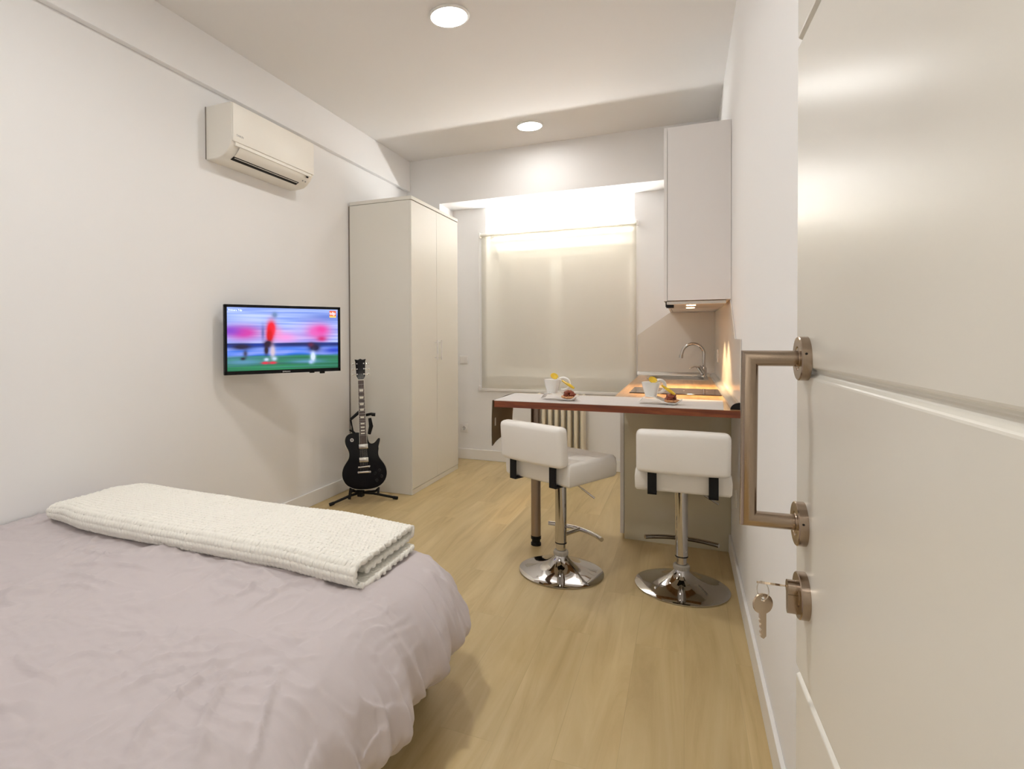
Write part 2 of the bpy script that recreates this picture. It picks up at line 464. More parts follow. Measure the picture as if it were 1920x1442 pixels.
# ------------------------------------------------------------------ air conditioner
ac = thing('air_conditioner', 'cream split air conditioner mounted high on the left wall', 'air conditioner', (XL, 2.52, 0))
W = .78
def acp(shift=0.):
    return [(0, 2.595), (.185, 2.595), (.195, 2.585), (.195, 2.385), (.188, 2.362), (.172, 2.335), (.145, 2.308), (.115, 2.292), (.08, 2.286), (0, 2.286)]
bm = B(); prism(bm, [(x, 0, z) for x, z in acp()], (0, W, 0))
o = obj('body', bm, 'ac', ac, 30); bv = o.modifiers.new('bev', 'BEVEL'); bv.width = .006; bv.segments = 3; bv.angle_limit = math.radians(50)
bm = B(); box(bm, .193, .203, .004, W - .004, 2.372, 2.59, .004, 3)
vs = box(bm, .186, .197, .03, W - .03, 2.352, 2.374, .003)
obj('front_panel', bm, 'ac', ac, 30, label='flat brighter front panel')
# louvre: curved flap + dark slot
bm = B()
arc = [(.190, 2.358), (.181, 2.340), (.166, 2.322), (.146, 2.3075)]
off = [(x + .0035, z - .0022) for x, z in arc]
prism(bm, [(x, .07, z) for x, z in arc + off[::-1]], (0, W - .17, 0)); obj('louver', bm, 'ac', ac, 30)
bm = B(); slot = [(.146, 2.3085), (.118, 2.2925)]
prism(bm, [(.147, .07, 2.3055), (.121, .07, 2.2915), (.118, .07, 2.2955), (.144, .07, 2.310)], (0, W - .17, 0)); obj('air_slot', bm, 'dark', ac)
bm = B()
prism(bm, [(.143, .08, 2.3015), (.139, .08, 2.2992), (.1365, .08, 2.3010), (.141, .08, 2.304)], (0, W - .19, 0)); obj('inner_flap', bm, 'ac', ac)
bm = B()
prism(bm, [(.189, W - .068, 2.353), (.1845, W - .068, 2.3425), (.1815, W - .068, 2.3445), (.186, W - .068, 2.354)], (0, .02, 0)); obj('display', bm, 'blackg', ac)
for yy in (W - .085, W - .055):
    bm = B(); prism(bm, [(.168, yy, 2.3225), (.163, yy, 2.3165), (.160, yy, 2.3185), (.165, yy, 2.3245)], (0, .009, 0))
    obj('indicator', bm, 'logo', ac)
# writing reads left to right as seen from the room (+Y on this wall)
wallm = Matrix(((0, 0, 1, 0), (1, 0, 0, 0), (0, 1, 0, 0), (0, 0, 0, 1)))
text_mesh('logo', 'DAIKIN', .017, 'logo', Matrix.Translation((.2033, .03, 2.405)) @ wallm, ac)
bm = B(); box(bm, -.0, .004, -.003, W + .003, 2.29, 2.592); obj('wall_plate', bm, 'seam', ac)

# ------------------------------------------------------------------ television on a swivel arm
A0 = Vector((-2.478, 2.58, 1.241)); A1 = Vector((-2.082, 3.207, 1.241))
tvc = (A0 + A1) / 2; tw = (A1 - A0).length; th_ = .4195
dirv = (A1 - A0).normalized(); tang = math.atan2(dirv.y, dirv.x)
tv = thing('television', 'slim black flat television swivelled out from the left wall, showing blurred football', 'television', tvc, tang)
# local x along the screen, -y faces the room
bm = B(); box(bm, -tw / 2, tw / 2, .0, .022, -th_ / 2, th_ / 2, .003); box(bm, -.25, .25, .02, .055, -.14, .12, .01)
obj('housing', bm, 'blackp', tv)
bz = .0165
bm = B()
for a in ((-tw / 2, tw / 2, th_ / 2 - bz, th_ / 2), (-tw / 2, tw / 2, -th_ / 2, -th_ / 2 + bz + .006), (-tw / 2, -tw / 2 + bz, -th_ / 2, th_ / 2), (tw / 2 - bz, tw / 2, -th_ / 2, th_ / 2)):
    box(bm, a[0], a[1], -.006, .002, a[2], a[3], .0012)
obj('bezel', bm, 'blackg', tv)
# the picture: painted into a fine grid, given off as light
sw, sh = tw - 2 * bz, th_ - 2 * bz - .006
def g2(u, v, cu_, cv, su, sv): return math.exp(-((u - cu_) / su) ** 2 - ((v - cv) / sv) ** 2)
def mixc(a, b, t): t = max(0., min(1., t)); return tuple(a[i] * (1 - t) + b[i] * t for i in range(3))
def pic(u, v):
    return tuple(max(0, k) ** 1.55 for k in pic0(u, v))
def pic0(u, v):
    n1 = nz(u * 2.2, v * 34, 1.) ; n2 = nz(u * 1.2 + 5, v * 60, 3.); n3 = nz(u * 4, v * 16, 7)
    sky = mixc((.32, .44, .84), (.62, .70, .95), .5 + .8 * n1 + .4 * n2)
    sky = mixc(sky, (.16, .26, .66), g2(u, v, .9, .86, .22, .07) * .7)
    c = sky
    pk = g2(u, v, .14, .60, .14, .11) * 1.1; c = mixc(c, (.72, .12, .50), pk)
    c = mixc(c, (.34, .12, .66), g2(u, v, .02, .63, .10, .08) * .9)
    c = mixc(c, (.90, .42, .75), g2(u, v, .50, .53, .14, .10) * .9)
    c = mixc(c, (.80, .25, .62), g2(u, v, .80, .62, .13, .13) * 1.2)
    c = mixc(c, (.85, .10, .45), g2(u, v, .84, .66, .06, .07) * .8)
    c = mixc(c, (.70, .03, .25), g2(u, v, .84, .50, .05, .05) * .9)
    c = mixc(c, (.55, .56, .90), g2(u, v, .62, .66, .08, .10) * .6)
    # lower part
    navy = mixc((.02, .05, .20), (.03, .12, .50), .5 + n1)
    blue = mixc((.10, .30, .82), (.40, .48, .86), .5 + 1.1 * n3 + .5 * n2)
    blue = mixc(blue, (.02, .10, .62), g2(u, v, .96, .30, .12, .05) * .9)
    grass = mixc((.04, .22, .16), (.08, .38, .20), .5 + 1.2 * n2)
    grass = mixc(grass, (.22, .42, .60), g2(u, v, .14, .14, .2, .05) * .9 + g2(u, v, .7, .12, .18, .03) * .6 + max(0, n1) * .5)
    w = .012
    c = mixc(navy, c, sstep(.435 - w, .435 + w, v + .004 * n1)) if v > .39 else c
    if v <= .41: c = mixc(blue, navy, sstep(.34, .40, v))
    if v <= .28: c = mixc(grass, blue, sstep(.19, .26, v + .02 * n3))
    # middle player
    def limb(cu_, cv, su, sv, col, k=1.3):
        nonlocal c
        c = mixc(c, col, k * g2(u, v, cu_, cv, su, sv))
    limb(.405, .89, .024, .045, (.28, .40, .60))
    limb(.375, .66, .036, .12, (.90, .04, .10), 1.8)
    limb(.36, .55, .026, .10, (.72, .0, .03), 1.6)
    limb(.44, .60, .035, .10, (.92, .40, .62), .6)
    limb(.30, .60, .014, .11, (.18, .20, .48), .8)
    limb(.345, .42, .034, .05, (.05, .01, .08), 1.6)
    limb(.33, .32, .018, .07, (.06, .02, .06), 1.4)
    limb(.385, .30, .022, .10, (.72, .62, .68), 1.2)
    limb(.33, .17, .020, .025, (.60, .72, .85), 1.3)
    limb(.40, .18, .022, .03, (.60, .72, .85), 1.2)
    limb(.32, .115, .03, .018, (.75, .10, .16), 1.5); limb(.385, .115, .03, .018, (.75, .10, .16), 1.5)
    # right and left players
    limb(.77, .35, .05, .06, (.02, .02, .12), 1.5); limb(.735, .40, .03, .04, (.25, .03, .12), .9)
    limb(.755, .20, .022, .075, (.72, .80, .95), 1.6); limb(.735, .11, .02, .03, (.50, .62, .85), 1.2)
    limb(.12, .38, .08, .045, (.04, .03, .12), 1.3); limb(.15, .27, .018, .06, (.12, .12, .20), 1.0); limb(.13, .19, .02, .02, (.06, .05, .08), 1.2)
    # channel badge
    if .915 < u < .985 and .86 < v < .975:
        c = mixc(c, (.85, .22, .03), .95) if v > .885 else mixc(c, (.95, .75, .25), .95)
    return c
bm = B(); nu_, nv_ = 200, 112
cl = bm.loops.layers.float_color.new('picture')
V = [[bm.verts.new((-sw / 2 + sw * i / nu_, -.001, -th_ / 2 + bz + .006 + sh * j / nv_)) for j in range(nv_ + 1)] for i in range(nu_ + 1)]
CC = [[pic(i / nu_, j / nv_) for j in range(nv_ + 1)] for i in range(nu_ + 1)]
for i in range(nu_):
    for j in range(nv_):
        f = bm.faces.new((V[i][j], V[i + 1][j], V[i + 1][j + 1], V[i][j + 1]))
        for lp, (a, b) in zip(f.loops, ((i, j), (i + 1, j), (i + 1, j + 1), (i, j + 1))): lp[cl] = (*CC[a][b], 1)
m, t, b = nt('screen_picture')
at = t.nodes.new('ShaderNodeAttribute'); at.attribute_name = 'picture'
b.inputs['Base Color'].default_value = (.01, .01, .01, 1); b.inputs['Roughness'].default_value = .2
t.links.new(at.outputs['Color'], b.inputs['Emission Color']); b.inputs['Emission Strength'].default_value = .85
M['screen'] = m
scr = obj('screen', bm, 'screen', tv)
tvm = Matrix(((1, 0, 0, 0), (0, 0, -1, 0), (0, 1, 0, 0), (0, 0, 0, 1)))
M['scrtext'] = emis('screen_text', (.75, .85, 1.), .9)
text_mesh('logo', 'SAMSUNG', .011, 'logow', Matrix.Translation((-.022, -.0066, -th_ / 2 + .006)) @ tvm, tv)
o = text_mesh('caption', 'Primera Tdp', .016, 'scrtext', Matrix.Translation((-sw / 2 + .008, -.0022, th_ / 2 - bz - .022)) @ tvm, tv)
o = text_mesh('channel_badge', 'tdp', .030, 'scrtext', Matrix.Translation((sw / 2 - .057, -.0022, th_ / 2 - bz - .035)) @ tvm, tv)
bm = B(); box(bm, .16, .19, -.004, .012, -th_ / 2 - .006, -th_ / 2 + .001, .002); obj('sensor', bm, 'blackp', tv)
bm = B(); box(bm, .23, .262, -.002, .014, -th_ / 2 - .012, -th_ / 2 + .001, .003); obj('button_pod', bm, 'blackp', tv)
# arm back to the wall, in local coordinates
inv = (Matrix.Translation(tvc) @ Matrix.Rotation(tang, 4, 'Z')).inverted()
wp = inv @ Vector((XL + .013, 2.83, 1.241)); el = inv @ Vector((-2.42, 2.98, 1.241)); at_ = Vector((0, .075, 0))
bm = B(); tube(bm, [at_, el, wp], .014, 10)
box(bm, -.06, .06, .054, .078, -.06, .06, .004)
mw = inv @ Matrix.Translation((XL + .001, 2.83, 1.241)); box(bm, 0, .02, -.05, .05, -.11, .11, .004, mtx=mw)
obj('wall_arm', bm, 'blackp', tv)

# ------------------------------------------------------------------ wardrobe
wx0, wx1, wy0, wy1, wh = XL + .016, -1.965, 4.05, 5.05, 2.365
wd = thing('wardrobe', 'tall off-white two-door wardrobe in the corner behind the guitar', 'wardrobe', ((wx0 + wx1) / 2, (wy0 + wy1) / 2, 0))
def wl(bm, x0, x1, y0, y1, z0, z1, bev=0.): box(bm, x0 - (wx0 + wx1) / 2, x1 - (wx0 + wx1) / 2, y0 - (wy0 + wy1) / 2, y1 - (wy0 + wy1) / 2, z0, z1, bev)
bm = B()
wl(bm, wx0, wx1 - .020, wy0, wy0 + .018, 0.002, wh - .031, .001); wl(bm, wx0, wx1 - .020, wy1 - .018, wy1, 0.002, wh - .031, .001)
wl(bm, wx0, wx0 + .01, wy0 + .018, wy1 - .018, 0.03, wh - .031); wl(bm, wx0 + .01, wx1 - .021, wy0 + .018, wy1 - .018, .06, .078)
wl(bm, wx1 - .0195, wx1 - .006, wy0 - .0, wy0 + .0165, 0.002, wh - .034, .001)
obj('carcass', bm, 'ward', wd)
bm = B(); wl(bm, wx0, wx1 + .003, wy0 - .002, wy1 + .002, wh - .028, wh, .0015); obj('top_panel', bm, 'ward', wd)
bm = B(); wl(bm, wx1 - .03, wx1 - .003, wy0 + .002, wy1 - .002, 0.001, .042, .001); obj('plinth', bm, 'ward', wd)
ym = (wy0 + wy1) / 2
for k, (a, b, hy) in enumerate(((wy0 + .001, ym - .0022, ym - .045), (ym + .0022, wy1 - .001, ym + .045))):
    bm = B(); wl(bm, wx1 - .018, wx1, a, b, .046, wh - .034, .0012); d_ = obj('door', bm, 'ward', wd)
    bm = B()
    X0 = wx1 - (wx0 + wx1) / 2; Yh = hy - (wy0 + wy1) / 2
    tube(bm, [(X0 + .026, Yh, 1.055), (X0 + .026, Yh, 1.225)], .0055, 10)
    for z in (1.075, 1.205): cyl(bm, (X0, Yh, z), (X0 + .026, Yh, z), .004, 10)
    obj('handle', bm, 'white', d_, 40)
bm = B(); wl(bm, XL + .001, wx0, wy0 + .004, wy0 + .02, .1, wh - .03); obj('gap_shade_strip', bm, 'seam', wd, label='dark strip standing for the shade in the gap to the wall')  # dark colour stands in for the shade between wardrobe and wall

# ------------------------------------------------------------------ switch plates and sockets
def plate(name, label, x, z, cat):
    t = thing(name, label, cat, (x, YB, z))
    bm = B(); box(bm, -.043, .043, -.011, 0, -.043, .043, .004, 3); obj('plate', bm, 'white', t, 35)
    return t
t = plate('wall_socket', 'white square wall socket low on the back wall beside the wardrobe', -2.072, .317, 'socket')
bm = B(); lathe(bm, [(0, -.0125), (.016, -.0125), (.018, -.0185), (.024, -.0185), (.026, -.0115), (0, -.0105)], 36, axis='Y'); obj('insert', bm, 'white', t, 40)
for x in (-.008, .008):
    bm = B(); cyl(bm, (x, -.0145, 0), (x, -.0115, 0), .0032, 10); obj('contact_hole', bm, 'dark', t)
for z in (-.0185, .0125):
    bm = B(); box(bm, -.003, .003, -.0195, -.0118, z, z + .006); obj('earth_clip', bm, 'dark', t)
t = plate('light_switch', 'white double rocker switch on the back wall beside the wardrobe', -2.072, 1.015, 'switch')
for x in (-.031, .001):
    bm = B(); box(bm, x, x + .030, -.015, -.010, -.03, .03, .002); obj('rocker', bm, 'white', t)

# ------------------------------------------------------------------ roller blind
bx0, bx1, bz0, bz1 = -1.885, -.385, .72, 2.29
rb = thing('roller_blind', 'cream fabric roller blind drawn down over the window', 'blind', ((bx0 + bx1) / 2, YB - .04, 0))
hw = (bx1 - bx0) / 2
bm = B(); gridface(bm, lambda u, v: (-hw + .012 + (2 * hw - .024) * u, .020 - .0012 * math.sin(PI * v) * math.cos(u * 5), bz0 + (bz1 - .02 - bz0) * v), 24, 24)
o = obj('fabric', bm, 'blind', rb, 60); so = o.modifiers.new('sol', 'SOLIDIFY'); so.thickness = .0006
bm = B(); cyl(bm, (-hw + .01, .006, bz1 - .018), (hw - .01, .006, bz1 - .018), .017, 20); obj('roller_tube', bm, 'blind', rb, 40)
bm = B(); box(bm, -hw + .008, hw - .008, .012, .027, bz0 - .012, bz0 + .012, .003); obj('bottom_rail', bm, 'white', rb)
for s in (-1, 1):
    bm = B(); box(bm, s * hw - .006, s * hw + .006, -.016, .04, bz1 - .045, bz1 + .006, .003); obj('bracket', bm, 'white', rb)
bm = B(); tube(bm, [(-hw - .012, .006, bz1 - .02), (-hw - .012, .006, bz0 + .03)], .0016, 6); tube(bm, [(-hw - .012, .022, bz1 - .02), (-hw - .012, .022, bz0 + .03)], .0016, 6)
obj('chain', bm, 'white', rb)
bm = B(); box(bm, -hw - .02, -hw - .004, .0, .04, bz0 - .02, bz0 + .035, .003); obj('chain_holder', bm, 'white', rb)

# ------------------------------------------------------------------ radiator under the window
rd = thing('radiator', 'cream column radiator under the window behind the bar counter', 'radiator', (-1.06, YB - .095, .15))
nr = 8
for k in range(nr):
    x = -.235 + k * .06
    bm = B(); box(bm, x, x + .033, -.068, .068, 0, .56, .0155, 4)
    obj('column', bm, 'radiator', rd, 40)
for z in (.03, .53):
    bm = B(); cyl(bm, (-.22, 0, z), (.21, 0, z), .018, 12); obj('header_pipe', bm, 'radiator', rd, 40)
for x in (-.10, .14):
    bm = B(); cyl(bm, (x + .017, .02, .45), (x + .017, .094, .45), .008, 8); obj('wall_bracket', bm, 'radiator', rd, 40)
for x in (-.218, .202):
    bm = B(); cyl(bm, (x, 0, .03), (x, 0, -.15), .010, 8); obj('supply_pipe', bm, 'radiator', rd, 40)

# ------------------------------------------------------------------ kitchen
KY0, KX0, TZ, TT = 3.69, -.34, .9, .034
def base_cabinet(y, label):
    t = thing('base_cabinet', label, 'cabinet', ((KX0 + XR) / 2, y + .3, 0), group='base cabinets under the worktop')
    hx = (XR - .002 - KX0) / 2
    bm = B()
    box(bm, -hx, hx, -.299, -.281, .0, TZ - TT - .001, .001); box(bm, -hx, hx, .281, .299, .0, TZ - TT - .001, .001)
    box(bm, -hx, hx, -.281, .281, .08, .098); box(bm, hx - .01, hx, -.281, .281, .1, TZ - TT - .001)
    obj('carcass', bm, 'gloss', t)
    bm = B(); box(bm, -hx + .05, -hx + .066, -.281, .281, 0.001, .079); obj('plinth', bm, 'satin', t)
    bm = B(); box(bm, -hx - .024, -hx - .002, -.298, .298, .031 + .0, TZ - TT - .006, .0015); d_ = obj('door', bm, 'cabw', t)
    bm = B(); tube(bm, [(-hx - .024, .22, .62), (-hx - .05, .22, .62), (-hx - .05, .22, .78), (-hx - .024, .22, .78)], .005, 10); obj('handle', bm, 'satin', d_, 40)
    return t
base_cabinet(KY0, 'glossy cream base cabinet whose side panel faces the bar stools')
base_cabinet(KY0 + .605, 'glossy cream base cabinet in the middle of the kitchen run, behind the end panel')
base_cabinet(KY0 + 1.21, 'glossy cream base cabinet under the sink, behind the end panel')

wt = thing('worktop', 'oak kitchen worktop with a breakfast bar end on one metal leg', 'worktop', (0, 0, 0))
SX0, SX1, SYa, SYb = -.255, .15, 4.985, 5.36
bm = B()
def wtop(bm, x0, x1, y0, y1):
    box(bm, x0, x1, y0, y1, TZ - TT, TZ)
wtop(bm, -.955, XR - .001, 3.0, 3.48); wtop(bm, -.372, XR - .001, 3.48, SYa); wtop(bm, -.372, SX0, SYa, SYb); wtop(bm, SX1, XR - .001, SYa, SYb); wtop(bm, -.372, XR - .001, SYb, YB - .001)
bmesh.ops.remove_doubles(bm, verts=bm.verts, dist=1e-5)
for f in bm.faces:
    n = f.normal; f.normal_update()
    f.material_index = 0 if abs(f.normal.z) > .5 else 1
obj('top', bm, ['woodtop', 'woodedge'], wt)
bm = B(); lathe(bm, [(0, .05), (.0285, .05), (.0285, TZ - TT), (0, TZ - TT)], 32, (-.815, 3.375, 0)); lg = obj('leg', bm, 'leg_metal', wt, 40)
bm = B(); lathe(bm, [(0, 0), (.030, 0), (.030, .014), (.025, .018), (.025, .034), (.030, .038), (.030, .058), (0, .058)], 32, (-.815, 3.375, 0)); obj('foot', bm, 'blackp', lg, 40)

# aluminium upstand along both walls
up = thing('worktop_upstand', 'aluminium quarter-round trim with black end cap where worktop meets wall', 'trim', (XR, YB, TZ))
qr = [(0, 0)] + [(-.040 * math.cos(PI / 2 * k / 8), .032 * math.sin(PI / 2 * k / 8)) for k in range(9)]
bm = B(); prism(bm, [(x - .006, 3.05 - YB, z) for x, z in qr], (0, YB - 3.05 - .006, 0)); obj('side_trim', bm, 'alu', up, 40)
bm = B(); prism(bm, [(-.046, -.006 + x * .6, z) for x, z in qr], (-.59, 0, 0)); obj('rear_trim', bm, 'alu', up, 40)
bm = B(); prism(bm, [(x * 1.03 - .006, 3.045 - YB, z * 1.03) for x, z in qr], (0, .008, 0)); obj('end_cap', bm, 'blackp', up, 40)

# backsplash glass, with the slanted upper corners
bs = thing('backsplash', 'glossy beige backsplash panel along the right wall above the worktop', 'backsplash', (XR - .001, 3.05, TZ))
bm = B(); prism(bm, [(0, 0, .001), (0, YB - 3.05, .001), (0, YB - 3.05, .558), (0, .645, .558), (0, .32, .333), (0, 0, .333)], (-.006, 0, 0)); obj('panel', bm, 'splash', bs)
bs2 = thing('backsplash', 'glossy beige backsplash panel with a slanted edge on the back wall behind the tap', 'backsplash', (-.118, YB - .001, TZ))
bm = B(); prism(bm, [(-.27, 0, .001), (.358, 0, .001), (.358, 0, .558), (0, 0, .558), (-.27, 0, .36)], (0, -.006, 0)); obj('panel', bm, 'splash', bs2)

# hob
hb = thing('cooktop', 'dark glass ceramic cooktop set into the worktop', 'cooktop', (-.055, 3.9, TZ))
bm = B(); box(bm, -.255, .255, -.20, .20, 0, .006, .002); obj('glass', bm, 'glass', hb)
M['hobring'] = mat('hob_ring_print', (.22, .17, .16), .2)
for (x, r) in ((-.12, .085), (.12, .07)):
    bm = B(); lathe(bm, [(r, 0), (r, .0003), (r - .003, .0003), (r - .003, 0)], 48, (x, .01, .006)); obj('heating_zone', bm, 'hobring', hb)
# sink
sk = thing('sink', 'stainless steel inset sink in the worktop below the back wall', 'sink', ((SX0 + SX1) / 2, (SYa + SYb) / 2, TZ))
hx, hy = (SX1 - SX0) / 2, (SYb - SYa) / 2
def rr_pt(t, a, b, r):
    """rounded rectangle outline, t in 0..1"""
    n = 40; k = t * 4; q = int(k) % 4; f = k - int(k)
    cs = ((a - r, b - r, 0), (-a + r, b - r, PI / 2), (-a + r, -b + r, PI), (a - r, -b + r, 1.5 * PI))[q]
    return cs[0] + r * math.cos(cs[2] + f * PI / 2), cs[1] + r * math.sin(cs[2] + f * PI / 2)
def rings(bm, spec, n=64):
    rs = []
    for (a, b, r, z) in spec: rs.append([bm.verts.new((*rr_pt(k / n, a, b, r), z)) for k in range(n)])
    for A, C in zip(rs, rs[1:]):
        for k in range(n): bm.faces.new((A[k], A[(k + 1) % n], C[(k + 1) % n], C[k]))
    bm.faces.new(rs[-1])
bm = B(); rings(bm, [(hx + .028, hy + .03, .05, 0.0005), (hx + .028, hy + .03, .05, .005), (hx + .02, hy + .022, .05, .006), (hx - .004, hy - .004, .05, .002), (hx - .006, hy - .006, .05, -.14), (hx - .03, hy - .03, .04, -.155)])
obj('basin', bm, 'satin', sk, 50)
bm = B(); lathe(bm, [(0, -.153), (.03, -.153), (.035, -.1555)], 24); obj('drain', bm, 'chrome', sk, 40)
# tap
fx, fy = .152, 5.30
tp = thing('kitchen_tap', 'chrome swan-neck kitchen tap with a single lever beside the sink', 'tap', (fx - .0, fy, TZ + .005))
bm = B(); lathe(bm, [(0, 0), (.026, 0), (.026, .006), (.022, .012), (.021, .075), (.012, .09), (0, .09)], 32); obj('tap_body', bm, 'chrome', tp, 40)
bm = B(); R1 = .085
arc = [(0, 0, .05), (0, 0, .19)] + [(-R1 + R1 * math.cos(t), 0, .19 + R1 * 1.05 * math.sin(t)) for t in [PI * k / 18 * .97 for k in range(1, 19)]] + [(-2 * R1 - .006, 0, .175)]
tube(bm, arc, .0125, 16); tube(bm, [(-2 * R1 - .005, 0, .185), (-2 * R1 - .008, 0, .158)], .016, 16); obj('spout', bm, 'chrome', tp, 50)
bm = B(); tube(bm, [(-.005, -.01, .03), (-.042, -.02, .088)], .021, 16); tube(bm, [(-.042, -.02, .083), (-.075, -.026, .088), (-.112, -.03, .070)], [.008, .0055, .0045], 10); obj('lever', bm, 'chrome', tp, 50)

# socket on the right wall over the worktop and round plate further down
ws = thing('wall_socket', 'white socket plate on the right backsplash, lit warm, near the corner', 'socket', (XR - .006, 4.9, 1.095))
bm = B(); box(bm, -.010, 0, -.05, .05, -.05, .05, .004, 3); obj('plate', bm, 'white', ws, 35)
bm = B(); lathe(bm, [(0, -.006), (.017, -.0105), (.018, -.014), (.025, -.013), (.026, -.01)], 32, axis='X'); obj('insert', bm, 'white', ws, 40)
ws = thing('wall_socket', 'round white wall plate low on the right wall beside the right stool', 'socket', (XR, 3.32, .405))
bm = B(); lathe(bm, [(0, -.010), (.036, -.010), (.045, -.006), (.047, 0)], 40, axis='X'); obj('plate', bm, 'base', ws, 40)

# wall cabinets with the extractor hood under the first
def wall_cabinet(y, label, d=.36, z0=1.462, z1=2.492, w=.6):
    t = thing('wall_cabinet', label, 'cabinet', (XR, y + w / 2, z0), group='wall cabinets over the worktop')
    h = z1 - z0
    bm = B(); box(bm, -d + .02, -.0015, -w / 2 + .0005, w / 2 - .0005, 0, h, .001); obj('carcass', bm, 'cabw', t)
    bm = B(); box(bm, -d, -d + .018, -w / 2 + .0015, w / 2 - .0015, -.002, h, .001); obj('door', bm, 'cabw', t)
    return t
wall_cabinet(3.695, 'tall white wall cabinet nearest the camera, above the cooktop')
wall_cabinet(4.297, 'tall white wall cabinet in the middle of the row, behind the nearest one')
wall_cabinet(4.899, 'tall white wall cabinet against the back wall, above the sink')
hd = thing('extractor_hood', 'slim copper-lit extractor hood under the nearest wall cabinet', 'extractor hood', (XR - .19, 3.985, 1.46))
bm = B(); box(bm, -.155, .165, -.27, .27, -.022, -.001, .003); obj('body', bm, 'satin', hd)
bm = B(); box(bm, -.162, -.15, -.255, -.10, -.034, -.002, .002); box(bm, -.155, -.115, -.255, -.22, -.04, -.022, .003); obj('visor', bm, 'blackp', hd)
for yy in (-.17, .17):
    bm = B(); lathe(bm, [(0, -.0245), (.026, -.0245), (.026, -.022), (0, -.022)], 24, (-.02, yy, 0)); obj('lamp', bm, 'warm', hd)
    sp = bpy.data.lights.new('halogen_beam', 'SPOT'); sp.energy = 40; sp.color = (1, .70, .38); sp.spot_size = math.radians(92); sp.spot_blend = .55; sp.shadow_soft_size = .02
    so_ = bpy.data.objects.new('halogen_beam', sp); COL.objects.link(so_); so_.parent = hd; so_.location = (-.02, yy, -.03)

